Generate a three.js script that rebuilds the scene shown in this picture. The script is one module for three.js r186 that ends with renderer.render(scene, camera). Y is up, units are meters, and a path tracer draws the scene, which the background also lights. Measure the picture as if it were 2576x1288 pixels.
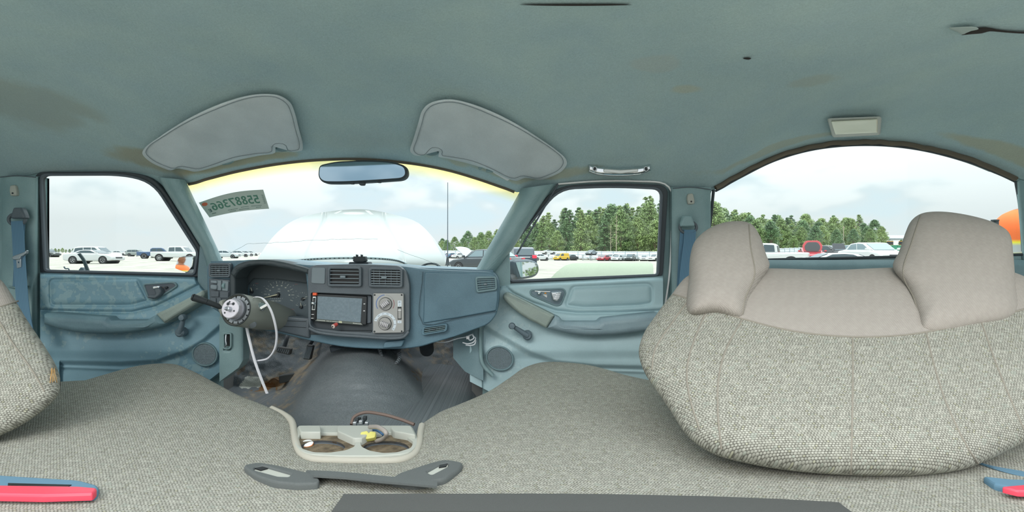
import * as THREE from 'three';
import { mergeGeometries, toCreasedNormals, mergeVertices } from 'three/addons/utils/BufferGeometryUtils.js';
import { RoundedBoxGeometry } from 'three/addons/geometries/RoundedBoxGeometry.js';
import { MarchingCubes } from 'three/addons/objects/MarchingCubes.js';

// ---------------------------------------------------------------- camera, sky, sun, exposure
const SKY = 0.76, SUN = 0.7;                                         // sky radiance, hazy sun
const F = 1381, W = 2576, H = 1288, YC = 1.13;                 // focal length in pixels, frame, eye height above the lot
const scene = new THREE.Scene();
const camera = new THREE.PerspectiveCamera(2 * Math.atan(H / 2 / F) * 180 / Math.PI, W / H, 0.05, 3000);
camera.position.set(0, YC, 0);
camera.lookAt(0, YC, -10);
scene.add(camera);
const renderer = new THREE.WebGLRenderer({ antialias: true });
renderer.toneMapping = THREE.LinearToneMapping;
renderer.toneMappingExposure = 1.4;
renderer.shadowMap.enabled = true;

// seeded randomness and noise
function rng(seed) { let a = seed >>> 0; return () => { a = (a + 0x6d2b79f5) | 0; let t = Math.imul(a ^ (a >>> 15), 1 | a); t = (t + Math.imul(t ^ (t >>> 7), 61 | t)) ^ t; return ((t ^ (t >>> 14)) >>> 0) / 4294967296; }; }
const hash = (x, y, z) => { let h = Math.imul(x | 0, 374761393) ^ Math.imul(y | 0, 668265263) ^ Math.imul(z | 0, 1442695041); h = Math.imul(h ^ (h >>> 13), 1274126177); return ((h ^ (h >>> 16)) >>> 0) / 4294967296; };
const clamp = (x, a = 0, b = 1) => Math.min(b, Math.max(a, x));
const sstep = (a, b, x) => { const t = clamp((x - a) / (b - a)); return t * t * (3 - 2 * t); };
const lerp = (a, b, t) => a + (b - a) * t;
const PT = new Uint8Array(1024), RT = new Float32Array(256); { const r = rng(77); for (let i = 0; i < 256; i++) { PT[i] = i; RT[i] = r(); } for (let i = 255; i > 0; i--) { const j = Math.floor(r() * (i + 1)), t = PT[i]; PT[i] = PT[j]; PT[j] = t; } for (let i = 256; i < 1024; i++) PT[i] = PT[i & 255]; }
function noise3(x, y, z, px = 0, py = 0) {                      // value noise, periodic in x and y when px, py are given
  let ix = Math.floor(x), iy = Math.floor(y); const iz = Math.floor(z), fx = x - ix, fy = y - iy, fz = z - iz;
  const sx = fx * fx * (3 - 2 * fx), sy = fy * fy * (3 - 2 * fy), sz = fz * fz * (3 - 2 * fz);
  let jx = ix + 1, jy = iy + 1;
  if (px) { ix = ((ix % px) + px) % px; jx = ((jx % px) + px) % px; iy = ((iy % py) + py) % py; jy = ((jy % py) + py) % py; }
  const X0 = PT[ix & 255], X1 = PT[jx & 255], Y0 = iy & 255, Y1 = jy & 255, Z0 = iz & 255, Z1 = (iz + 1) & 255;
  const a = PT[X0 + Y0], b = PT[X1 + Y0], c = PT[X0 + Y1], d = PT[X1 + Y1];
  let e = RT[PT[a + Z0]], f = RT[PT[b + Z0]], g = RT[PT[c + Z0]], h = RT[PT[d + Z0]];
  e += (f - e) * sx; g += (h - g) * sx; e += (g - e) * sy;
  if (sz === 0) return e;
  let k = RT[PT[a + Z1]], l = RT[PT[b + Z1]], m = RT[PT[c + Z1]], n = RT[PT[d + Z1]];
  k += (l - k) * sx; m += (n - m) * sx; k += (m - k) * sy;
  return e + (k - e) * sz;
}
function fbm(x, y, z = 0, oct = 4, px = 0, py = 0) { let s = 0, a = 0.5, n = 0; for (let i = 0; i < oct; i++) { s += a * noise3(x, y, z + i * 17, px, py); n += a; a *= 0.5; x *= 2; y *= 2; px *= 2; py *= 2; } return s / n; }

function fbm3(x, y, z, oct = 4) { let s = 0, a = 0.5, n = 0; for (let i = 0; i < oct; i++) { s += a * noise3(x + i * 9.7, y + i * 4.3, z + i * 17.1); n += a; a *= 0.5; x *= 2.03; y *= 2.03; z *= 2.03; } return s / n; }
{ // overcast sky: thin bright cloud with bluish grey patches, brighter towards the zenith as overcast skies are
  const w = 2048, h = 1024, data = new Float32Array(w * h * 4);
  for (let j = 0; j < h; j++) {
    const el = ((j + 0.5) / h - 0.5) * Math.PI, y = Math.sin(el), c = Math.cos(el);
    for (let i = 0; i < w; i++) {
      const az = ((i + 0.5) / w - 0.5) * 2 * Math.PI, x = Math.cos(az) * c, z = Math.sin(az) * c;
      const n = fbm3(x * 11 + 40, y * 30 + 9, z * 11 + 63, 5), n2 = fbm3(x * 4 + 27, y * 11 + 4, z * 4 + 30, 3);
      const cloud = sstep(0.46, 0.66, n * 0.6 + n2 * 0.4), up = 0.62 + 2.9 * Math.max(0, y);
      const b = up * SKY, k = (j * w + i) * 4;
      data[k] = b * lerp(1.10, 0.72, cloud); data[k + 1] = b * lerp(1.13, 0.84, cloud); data[k + 2] = b * lerp(1.15, 0.91, cloud); data[k + 3] = 1;
    }
  }
  const sky = new THREE.DataTexture(data, w, h, THREE.RGBAFormat, THREE.FloatType);
  sky.mapping = THREE.EquirectangularReflectionMapping; sky.magFilter = THREE.LinearFilter; sky.needsUpdate = true;
  scene.background = sky; scene.environment = sky;
}
const sun = new THREE.DirectionalLight(0xfffaf0, SUN);           // hazy sun behind thin cloud, high behind the viewer
sun.position.set(-6, 12, 16); sun.target.position.set(0, 1, -2); sun.castShadow = true; sun.shadow.radius = 40;
sun.shadow.mapSize.set(2048, 2048);
Object.assign(sun.shadow.camera, { left: -30, right: 30, top: 30, bottom: -30, near: 1, far: 120 });
scene.add(sun, sun.target);

// ---------------------------------------------------------------- helpers
const V = (x, y, z) => new THREE.Vector3(x, y, z);
const P = (u, v, d) => V((u - 1288) / F * d, YC + (644 - v) / F * d, -d);         // a direction read off the photograph, at a depth taken from the surface it lies on
const onY = (u, v, yr) => P(u, v, -yr * F / (v - 644));                            // the same on a level plane yr above the eye (yr < 0)
const names = new Map();
function numbered(n) { const k = names.get(n) ?? 0; names.set(n, k + 1); return k ? n + '_' + String(k).padStart(3, '0') : n; }
function part(name, geo, mat, parent) {
  const m = new THREE.Mesh(geo, mat); m.name = name; m.castShadow = m.receiveShadow = true; parent.add(m); return m;
}
function thing(name, label, category, group) {
  const g = new THREE.Group(); g.name = numbered(name); g.userData = { label, category }; if (group) g.userData.group = group; scene.add(g); return g;
}
function single(name, label, category, geo, mat, group) {
  const m = part(numbered(name), geo, mat, scene); m.userData = { label, category }; if (group) m.userData.group = group; return m;
}
function struct(name, geo, mat, label) {
  const m = part(name, geo, mat, scene); m.userData = { kind: 'structure', label, category: name.split('_')[0] }; return m;
}
// piecewise-linear or smooth curves through listed points
const lin = (pts) => (x) => { if (x <= pts[0][0]) return pts[0][1]; for (let i = 1; i < pts.length; i++) if (x <= pts[i][0]) { const [a, b] = [pts[i - 1], pts[i]]; return lerp(a[1], b[1], (x - a[0]) / (b[0] - a[0])); } return pts[pts.length - 1][1]; };
const smo = (pts) => { // monotone-ish cubic through the points
  const n = pts.length, m = pts.map((p, i) => i === 0 ? (pts[1][1] - p[1]) / (pts[1][0] - p[0]) : i === n - 1 ? (p[1] - pts[n - 2][1]) / (p[0] - pts[n - 2][0]) : (pts[i + 1][1] - pts[i - 1][1]) / (pts[i + 1][0] - pts[i - 1][0]));
  return (x) => { if (x <= pts[0][0]) return pts[0][1]; if (x >= pts[n - 1][0]) return pts[n - 1][1]; let i = 1; while (x > pts[i][0]) i++; const a = pts[i - 1], b = pts[i], h = b[0] - a[0], t = (x - a[0]) / h, t2 = t * t, t3 = t2 * t; return (2 * t3 - 3 * t2 + 1) * a[1] + (t3 - 2 * t2 + t) * h * m[i - 1] + (-2 * t3 + 3 * t2) * b[1] + (t3 - t2) * h * m[i]; };
};
function cr(pts, n = 8, closed = true) {                        // Catmull-Rom samples of 2-d points
  const c = new THREE.CatmullRomCurve3(pts.map((p) => V(p[0], p[1], 0)), closed, 'centripetal');
  const out = c.getPoints(pts.length * n).map((p) => [p.x, p.y]); if (closed) out.pop(); return out;
}
function rp(pts, r, n = 5) {                                    // polygon with rounded corners (r: number or one per corner)
  const out = [], N = pts.length;
  pts.forEach((p, i) => {
    const a = pts[(i + N - 1) % N], b = pts[(i + 1) % N], R = Array.isArray(r) ? r[i] : r;
    const la = Math.hypot(a[0] - p[0], a[1] - p[1]), lb = Math.hypot(b[0] - p[0], b[1] - p[1]);
    const ka = Math.min(R, la * 0.48) / la, kb = Math.min(R, lb * 0.48) / lb;
    const s = [p[0] + (a[0] - p[0]) * ka, p[1] + (a[1] - p[1]) * ka], e = [p[0] + (b[0] - p[0]) * kb, p[1] + (b[1] - p[1]) * kb];
    if (!R) { out.push(p); return; }
    for (let k = 0; k <= n; k++) { const t = k / n, q = 1 - t; out.push([q * q * s[0] + 2 * q * t * p[0] + t * t * e[0], q * q * s[1] + 2 * q * t * p[1] + t * t * e[1]]); }
  });
  return out;
}
const rect = (u0, v0, u1, v1, r = 0) => r ? rp([[u0, v0], [u1, v0], [u1, v1], [u0, v1]], r) : [[u0, v0], [u1, v0], [u1, v1], [u0, v1]];
function ell(cu, cv, ru, rv, n = 28, t = 0) { const o = []; for (let i = 0; i < n; i++) { const a = i / n * 2 * Math.PI, x = Math.cos(a) * ru, y = Math.sin(a) * rv; o.push([cu + x * Math.cos(t) - y * Math.sin(t), cv + x * Math.sin(t) + y * Math.cos(t)]); } return o; }
const grow = (pts, k) => { let a = 0; pts.forEach((p, i) => { const q = pts[(i + 1) % pts.length]; a += p[0] * q[1] - q[0] * p[1]; }); const s = Math.sign(a), N = pts.length; return pts.map((p, i) => { const a1 = pts[(i + N - 1) % N], b = pts[(i + 1) % N]; let nx = b[1] - a1[1], ny = -(b[0] - a1[0]); const l = Math.hypot(nx, ny) || 1; return [p[0] + s * nx / l * k, p[1] + s * ny / l * k]; }); };
function shapeOf(pts, holes = []) {
  const s = new THREE.Shape(pts.map((p) => new THREE.Vector2(p[0], p[1])));
  for (const h of holes) s.holes.push(new THREE.Path(h.map((p) => new THREE.Vector2(p[0], p[1]))));
  return s;
}
function insets(pts, b, segs, sgn) {                              // successive inward offsets of an outline; corners that would fold over are drawn together
  let q = pts.map((p) => [...p]); const N = q.length, out = [q.map((p) => [...p])]; let done = 0; let area = 0; q.forEach((p, i) => { const n = q[(i + 1) % N]; area += p[0] * n[1] - n[0] * p[1]; }); const o = Math.sign(area) * sgn;
  for (let k = 1; k <= segs; k++) {
    const goal = b * (1 - Math.cos(k / segs * Math.PI / 2)), sub = Math.max(1, Math.ceil((goal - done) / (b / 8))), st = (goal - done) / sub;
    for (let m = 0; m < sub; m++) {
      const dir = q.map((p, i) => { const n = q[(i + 1) % N], dx = n[0] - p[0], dy = n[1] - p[1], L = Math.hypot(dx, dy); return L > 1e-7 ? [dx / L, dy / L] : null; });
      const nx = q.map((p, i) => { let a = null, c = null; for (let j = 1; j <= N && !a; j++) a = dir[(i - j + N) % N]; for (let j = 0; j < N && !c; j++) c = dir[(i + j) % N]; if (!a || !c) return [0, 0]; const n1 = [-a[1] * o, a[0] * o], n2 = [-c[1] * o, c[0] * o], d = 1 + n1[0] * n2[0] + n1[1] * n2[1], s = st / Math.max(0.35, d); return [(n1[0] + n2[0]) * s, (n1[1] + n2[1]) * s]; });
      const r = q.map((p, i) => [p[0] + nx[i][0], p[1] + nx[i][1]]);
      for (let pass = 0; pass < 5; pass++) {                      // runs of edges that shrank to nothing meet where their neighbours cross
        const bad = dir.map((d, i) => { const j = (i + 1) % N, dx = r[j][0] - r[i][0], dy = r[j][1] - r[i][1]; return !d || dx * d[0] + dy * d[1] <= 1e-9; }); if (bad.every(Boolean)) break;
        let any = false; for (let i = 0; i < N; i++) if (bad[i] && !bad[(i + N - 1) % N]) {
          let n = 0; while (bad[(i + n) % N]) n++; const ids = []; for (let k2 = 0; k2 <= n; k2++) ids.push((i + k2) % N);
          const e0 = dir[(i + N - 1) % N], e1 = dir[(i + n) % N], A = r[i], B = r[(i + n) % N], den = e0[0] * e1[1] - e0[1] * e1[0]; let m2 = [(A[0] + B[0]) / 2, (A[1] + B[1]) / 2];
          if (Math.abs(den) > 0.15) { const t = ((B[0] - A[0]) * e1[1] - (B[1] - A[1]) * e1[0]) / den; if (Math.abs(t) < 4 * b) m2 = [A[0] + e0[0] * t, A[1] + e0[1] * t]; }
          for (const k2 of ids) { if (Math.hypot(r[k2][0] - m2[0], r[k2][1] - m2[1]) > 1e-9) any = true; r[k2] = [...m2]; }
          for (let k2 = 0; k2 < n; k2++) dir[(i + k2) % N] = null;
        }
        if (!any) break;
      }
      q = r;
    }
    done = goal; out.push(q.map((p) => [...p]));
  }
  return out;
}
function extrude(pts, th, bev, holes = [], segs = 3) {            // front face at z = 0 with a rounded rim, body behind it
  const loops = [pts, ...holes], pos = [], uvs = []; let b = Math.min(bev, th * 0.9);
  const gapTo = (A, B) => { let m = 1e9; for (const p of A) for (let i = 0; i < B.length; i++) { const a = B[i], c = B[(i + 1) % B.length], dx = c[0] - a[0], dy = c[1] - a[1], t = clamp(((p[0] - a[0]) * dx + (p[1] - a[1]) * dy) / (dx * dx + dy * dy || 1e-12)); m = Math.min(m, Math.hypot(p[0] - a[0] - dx * t, p[1] - a[1] - dy * t)); } return m; };
  if (b > 0) for (let i = 1; i < loops.length; i++) for (let j = 0; j < i; j++) b = Math.min(b, 0.42 * gapTo(loops[i], loops[j]), 0.42 * gapTo(loops[j], loops[i]));
  const clean = (l) => l.filter((p, i) => { const n = l[(i + 1) % l.length]; return Math.hypot(p[0] - n[0], p[1] - n[1]) > 1e-7; });
  const rings = loops.map((l, h) => { const c = clean(l); return b > 0 ? insets(c, b, segs, h ? -1 : 1) : [c]; });
  rings.forEach((R, h) => {
    const N = R[0].length; let area = 0; R[0].forEach((p, i) => { const n = R[0][(i + 1) % N]; area += p[0] * n[1] - n[0] * p[1]; }); const flip = (area > 0) === (h > 0);
    const L = [{ z: -th, q: R[0] }, ...R.map((q, k) => ({ z: b > 0 ? -b * (1 - Math.sin(k / segs * Math.PI / 2)) : 0, q }))];
    const at = (k, i) => { const p = L[k].q[i]; return [p[0], p[1], L[k].z]; };
    let run = 0; for (let i = 0; i < N; i++) { const j = (i + 1) % N, e = Math.hypot(R[0][j][0] - R[0][i][0], R[0][j][1] - R[0][i][1]); for (let k = 0; k + 1 < L.length; k++) { const A = at(k, i), B = at(k, j), C = at(k + 1, j), D = at(k + 1, i); for (const t of flip ? [[A, C, B], [A, D, C]] : [[A, B, C], [A, C, D]]) { const ux = t[1].map((x, m) => x - t[0][m]), vx = t[2].map((x, m) => x - t[0][m]), cr_ = Math.hypot(ux[1] * vx[2] - ux[2] * vx[1], ux[2] * vx[0] - ux[0] * vx[2], ux[0] * vx[1] - ux[1] * vx[0]); if (cr_ < 1e-13) continue; for (const p of t) { pos.push(...p); uvs.push((p === A || p === D ? run : run + e), p[2]); } } } run += e; }
  });
  let wall = new THREE.BufferGeometry(); wall.setAttribute('position', new THREE.Float32BufferAttribute(pos, 3)); wall.setAttribute('uv', new THREE.Float32BufferAttribute(uvs, 2)); wall = toCreasedNormals(wall, 0.7);
  if (b > 0) { const p = wall.attributes.position, n = wall.attributes.normal; for (let i = 0; i < p.count; i++) if (p.getZ(i) > -1e-9) n.setXYZ(i, 0, 0, 1); }
  const cp = [], cn = [], cu = [];
  for (const [z, which] of [[0, -1], [-th, 0]]) {
    const ls = rings.map((R) => clean(which ? R[R.length - 1] : R[0])); if (ls[0].length < 3) continue;
    const v2 = ls.map((l) => l.map((p) => new THREE.Vector2(p[0], p[1]))); if (THREE.ShapeUtils.isClockWise(v2[0])) v2[0].reverse(); for (let h = 1; h < v2.length; h++) if (!THREE.ShapeUtils.isClockWise(v2[h])) v2[h].reverse();
    const all = v2.flat(), f = THREE.ShapeUtils.triangulateShape(v2[0], v2.slice(1)); for (const t of f) { const A = all[t[0]], B = all[t[1]], C = all[t[2]], ccw = (B.x - A.x) * (C.y - A.y) - (B.y - A.y) * (C.x - A.x) > 0, T = ccw === (z === 0) ? [A, B, C] : [A, C, B]; for (const p of T) { cp.push(p.x, p.y, z); cn.push(0, 0, z === 0 ? 1 : -1); cu.push(p.x, p.y); } }
  }
  const cap_ = new THREE.BufferGeometry(); cap_.setAttribute('position', new THREE.Float32BufferAttribute(cp, 3)); cap_.setAttribute('uv', new THREE.Float32BufferAttribute(cu, 2)); cap_.setAttribute('normal', new THREE.Float32BufferAttribute(cn, 3));
  return mergeGeometries([wall, cap_]);
}
const toM = (pts, d) => pts.map(([u, v]) => [(u - 1288) / F * d, YC + (644 - v) / F * d]);
function face(pts, d, th, bev = 0.003, holes = []) {             // a slab facing the viewer whose front lies at depth d
  const g = extrude(toM(pts, d), th, bev, holes.map((h) => toM(h, d))); g.translate(0, 0, -d); return g;
}
function plan(pts, yTop, th, bev = 0.003, holes = []) {          // a level slab; pts are (x, depth)
  const g = extrude(pts, th, bev, holes); g.rotateX(-Math.PI / 2); g.translate(0, yTop, 0); return g;
}
const planPx = (pts, yr) => pts.map(([u, v]) => { const p = onY(u, v, yr); return [p.x, -p.z]; });
function solid(nu, nv, front, back, uv) {                        // closed body between two grids
  const pos = [], uvs = [], idx = [], N = (nu + 1) * (nv + 1);
  for (const f of [front, back]) for (let j = 0; j <= nv; j++) for (let i = 0; i <= nu; i++) { const p = f(i / nu, j / nv); pos.push(p.x, p.y, p.z); const q = uv ? uv(p, i / nu, j / nv) : [p.x, p.y]; uvs.push(q[0], q[1]); }
  const id = (s, i, j) => s * N + j * (nu + 1) + i;
  for (let j = 0; j < nv; j++) for (let i = 0; i < nu; i++) {
    let a = id(0, i, j), b = id(0, i + 1, j), c = id(0, i + 1, j + 1), d = id(0, i, j + 1); idx.push(a, d, b, b, d, c);
    a += N; b += N; c += N; d += N; idx.push(a, b, d, b, c, d);
  }
  const wall = (p, q) => idx.push(p, q, p + N, q, q + N, p + N);
  for (let i = 0; i < nu; i++) { wall(id(0, i, 0), id(0, i + 1, 0)); wall(id(0, i + 1, nv), id(0, i, nv)); }
  for (let j = 0; j < nv; j++) { wall(id(0, 0, j + 1), id(0, 0, j)); wall(id(0, nu, j), id(0, nu, j + 1)); }
  const g = new THREE.BufferGeometry(); g.setAttribute('position', new THREE.Float32BufferAttribute(pos, 3)); g.setAttribute('uv', new THREE.Float32BufferAttribute(uvs, 2)); g.setIndex(idx);
  const sharp = g.toNonIndexed(); return toCreasedNormals(sharp, 0.8);
}
function relief(u0, u1, top, bot, nu, nv, dfn, th = 0.02, uv) {  // a panel facing the viewer with modelled depth: smooth skin with an edge th deep all round and a plain back
  const pos = [], uvs = [], idx = [], id = (i, j) => j * (nu + 1) + i;
  for (let j = 0; j <= nv; j++) for (let i = 0; i <= nu; i++) { const s = i / nu, t = j / nv, u = lerp(u0, u1, s), v = lerp(top(u), bot(u), t), p = P(u, v, dfn(u, v, t)); pos.push(p.x, p.y, p.z); const q = uv ? uv(p, s, t) : [p.x, p.y]; uvs.push(q[0], q[1]); }
  for (let j = 0; j < nv; j++) for (let i = 0; i < nu; i++) { const a = id(i, j), b = id(i + 1, j), c = id(i + 1, j + 1), d = id(i, j + 1); idx.push(a, d, b, b, d, c); }
  const mk = (p, q, x) => { const g = new THREE.BufferGeometry(); g.setAttribute('position', new THREE.Float32BufferAttribute(p, 3)); g.setAttribute('uv', new THREE.Float32BufferAttribute(q, 2)); g.setIndex(x); g.computeVertexNormals(); return g; };
  const front = mk(pos, uvs, idx), ring = []; for (let i = 0; i < nu; i++) ring.push(id(i, 0)); for (let j = 0; j < nv; j++) ring.push(id(nu, j)); for (let i = nu; i > 0; i--) ring.push(id(i, nv)); for (let j = nv; j > 0; j--) ring.push(id(0, j));
  const sp = [], su = [], si = [], R = ring.length; let zb = 1e9; for (const k of ring) zb = Math.min(zb, pos[k * 3 + 2]); zb -= th;
  ring.forEach((k) => { sp.push(pos[k * 3], pos[k * 3 + 1], pos[k * 3 + 2], pos[k * 3], pos[k * 3 + 1], zb); su.push(uvs[k * 2], uvs[k * 2 + 1], uvs[k * 2], uvs[k * 2 + 1]); });
  for (let i = 0; i < R; i++) { const a = i * 2, b = ((i + 1) % R) * 2; si.push(a, b, a + 1, b, b + 1, a + 1); }
  const bp = [], bu = [], bi = []; for (let i = 0; i <= nu; i++) for (const j of [0, nv]) { const k = id(i, j); bp.push(pos[k * 3], pos[k * 3 + 1], zb); bu.push(uvs[k * 2], uvs[k * 2 + 1]); } for (let i = 0; i < nu; i++) { const a = i * 2; bi.push(a, a + 2, a + 1, a + 1, a + 2, a + 3); }
  return mergeGeometries([front, mk(sp, su, si), mk(bp, bu, bi)]);
}
function tube(pts, r, seg = 6, closed = false, per = 8) {
  const c = new THREE.CatmullRomCurve3(pts, closed, 'centripetal'); return new THREE.TubeGeometry(c, Math.max(2, pts.length * per), r, seg, closed);
}
const tubePx = (pts, r, seg = 6, closed = false, per = 6) => tube(pts.map((p) => P(...p)), r, seg, closed, per);
function cap(a, b, r0, r1 = r0, seg = 20) { const d = b.clone().sub(a), g = new THREE.CylinderGeometry(r1, r0, d.length(), seg, 1); g.translate(0, d.length() / 2, 0); g.applyQuaternion(new THREE.Quaternion().setFromUnitVectors(V(0, 1, 0), d.normalize())); g.translate(a.x, a.y, a.z); return g; }
function lathe(prof, a, dir, seg = 32) { const g = new THREE.LatheGeometry(prof.map((p) => new THREE.Vector2(p[0], p[1])), seg); g.applyQuaternion(new THREE.Quaternion().setFromUnitVectors(V(0, 1, 0), dir.clone().normalize())); g.translate(a.x, a.y, a.z); return toCreasedNormals(g, 0.6); }
function box(x, y, z, w, h, d, r = 0) { const g = r ? new RoundedBoxGeometry(w, h, d, 2, r) : new THREE.BoxGeometry(w, h, d); g.translate(x, y, z); return g; }
function strap(pts, side, w, th, seg = 40) {                     // a flat band along points; side: unit vector across it, or a function of t
  const c = new THREE.CatmullRomCurve3(pts, false, 'centripetal');
  const f = (k) => (s, t) => { const p = c.getPoint(s), tg = c.getTangent(s), sd = (typeof side === 'function' ? side(s) : side).clone().normalize(), n = V(0, 0, 0).crossVectors(tg, sd).normalize(); return p.addScaledVector(sd, (0.5 - t) * w * (1 + 0 * k)).addScaledVector(n, k * th / 2); };
  const L = c.getLength(); return solid(seg, 4, f(1), f(-1), (p, s, t) => [t * w, s * L]);
}
const noUV = (g) => { const h = g.index ? g.toNonIndexed() : g.clone(); for (const k of Object.keys(h.attributes)) if (!['position', 'normal'].includes(k)) h.deleteAttribute(k); return h; };
const merge = (list) => mergeGeometries(list.map(noUV));

// ---------------------------------------------------------------- materials
function tex(w, h, fn, srgb = true, rep) {
  const d = new Uint8Array(w * h * 4);
  for (let j = 0; j < h; j++) for (let i = 0; i < w; i++) { const c = fn(i, j), k = (j * w + i) * 4; if (typeof c === 'number') d[k] = d[k + 1] = d[k + 2] = clamp(c, 0, 255); else { d[k] = clamp(c[0], 0, 255); d[k + 1] = clamp(c[1], 0, 255); d[k + 2] = clamp(c[2], 0, 255); } d[k + 3] = 255; }
  const t = new THREE.DataTexture(d, w, h); t.wrapS = t.wrapT = THREE.RepeatWrapping; t.magFilter = THREE.LinearFilter; t.minFilter = THREE.LinearMipmapLinearFilter; if (srgb) t.colorSpace = THREE.SRGBColorSpace; if (rep) t.repeat.set(rep, rep); t.needsUpdate = true; return t;
}
function canvasTex(w, h, draw) { const c = document.createElement('canvas'); c.width = w; c.height = h; const x = c.getContext('2d'); draw(x, w, h); const t = new THREE.CanvasTexture(c); t.colorSpace = THREE.SRGBColorSpace; t.magFilter = THREE.LinearFilter; t.anisotropy = 4; return t; }
const mat = (c, r = 0.6, o = {}) => new THREE.MeshStandardMaterial({ color: c, roughness: r, ...o });
const grain = tex(256, 256, (i, j) => 255 * fbm(i / 8, j / 8, 1, 4, 32, 32), false, 14);      // leather-like plastic grain, tile 7 cm
const fineGrain = tex(256, 256, (i, j) => 255 * fbm(i / 4, j / 4, 5, 3, 64, 64), false, 16);
const mottle = (a, b, s, seed, rep, f = 1) => tex(512, 512, (i, j) => { const n = fbm(i / 512 * s, j / 512 * s, seed, 5, s, s), k = clamp(0.5 + (n - 0.5) * 2.4 * f), g = (hash(i, j, seed) - 0.5) * 8; return [0, 1, 2].map((c) => lerp(a[c], b[c], k) + g); }, true, rep);
const plastic = (a, b, r = 0.55, bump = 0.0004, s = 6) => mat(0xffffff, r, { map: mottle(a, b, s, a[0] + b[1], 1.6), bumpMap: grain, bumpScale: bump });

// ---------------------------------------------------------------- cab shell: headliner, wall with the window openings, floor
const DW = 2.22;                                                 // depth of the inner wall that carries doors, windscreen and rear window
const headerV = smo([[-260, 447], [0, 443], [70, 441], [100, 434], [150, 430], [240, 428], [330, 431], [380, 438], [420, 447], [450, 452], [472, 463], [520, 450], [600, 430], [700, 412], [800, 402], [915, 400], [1030, 410], [1120, 426], [1200, 449], [1270, 473], [1306, 484], [1345, 470], [1385, 470], [1430, 462], [1500, 457], [1580, 457], [1660, 464], [1700, 471], [1760, 472], [1795, 470], [1850, 440], [1950, 391], [2060, 361], [2190, 352], [2310, 363], [2430, 393], [2520, 428], [2580, 454], [2700, 470], [2840, 476]]);
const plateau = 0.60;
function ceilY(x, d) {                                           // height of the headliner above the eye
  const yh = (644 - headerV(x * F / DW + 1288)) / F * DW, s = clamp((DW - d) / 1.05);
  const q = 1 - Math.pow(1 - s, 2.5), far = sstep(0, 0.35, s);
  return lerp(yh, plateau, q) + far * 0.016 * (fbm(x * 1.7 + 9, d * 2.2 + 3, 4, 3) - 0.5) - 0.03 * sstep(0.75, 0.2, d);
}
function onCeil(u, v, off = 0) {                                 // where the sight line meets the headliner, held off it by off
  let a = 0.4, b = DW; const f = (d) => (644 - v) / F * d - ceilY((u - 1288) / F * d, d) + off;
  for (let d = 0.4; d <= DW; d += 0.01) if (f(d) >= 0) { b = d; a = d - 0.01; break; }
  for (let k = 0; k < 20; k++) { const m = (a + b) / 2; if (f(m) >= 0) b = m; else a = m; }
  return P(u, v, (a + b) / 2);
}
const headMap = tex(2048, 1024, (i, j) => {                      // headliner cloth with its water stains and grime
  const x = -2.48 + i / 2048 * 4.96, d = 0.35 + j / 1024 * 1.9, n = fbm(x * 3 + 20, d * 3 + 5, 2, 5), m = fbm(x * 11, d * 11, 8, 4);
  let c = [170 + 22 * (n - 0.5) + 10 * (m - 0.5), 194 + 20 * (n - 0.5) + 8 * (m - 0.5), 197 + 16 * (n - 0.5)];
  const g = (hash(i, j, 3) - 0.5) * 13; c = c.map((k) => k + g);
  const stain = (cx, cd, rx, rd, col, s) => { const q0 = Math.hypot((x - cx) / rx, (d - cd) / rd); if (q0 > 1.8) return; const e = q0 + (fbm(x * 9, d * 9, cx * 7, 4) - 0.5) * 1.3, a = s * sstep(1.05, 0.6, e); c = c.map((k, q) => lerp(k, col[q], a)); };
  stain(-1.62, 1.85, 0.20, 0.17, [156, 164, 154], 0.45); stain(-1.78, 1.70, 0.12, 0.10, [164, 164, 148], 0.4); stain(-1.36, 2.13, 0.2, 0.06, [158, 148, 118], 0.55);
  stain(-1.05, 2.17, 0.24, 0.03, [176, 160, 120], 0.6); stain(0.0, 2.16, 0.35, 0.03, [184, 174, 138], 0.45); stain(0.42, 1.62, 0.1, 0.05, [178, 184, 178], 0.35);
  stain(1.9, 2.14, 0.3, 0.04, [176, 168, 136], 0.5); stain(1.0, 2.15, 0.3, 0.03, [174, 168, 140], 0.4); stain(0.55, 1.75, 0.06, 0.03, [182, 180, 156], 0.45); stain(0.95, 1.72, 0.10, 0.05, [166, 172, 160], 0.4);
  return c;
});
headMap.wrapS = headMap.wrapT = THREE.ClampToEdgeWrapping;
const headBump = tex(512, 512, (i, j) => 255 * fbm(i / 5, j / 9, 3, 4, 102, 57), false); headBump.repeat.set(14, 6);
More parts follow.
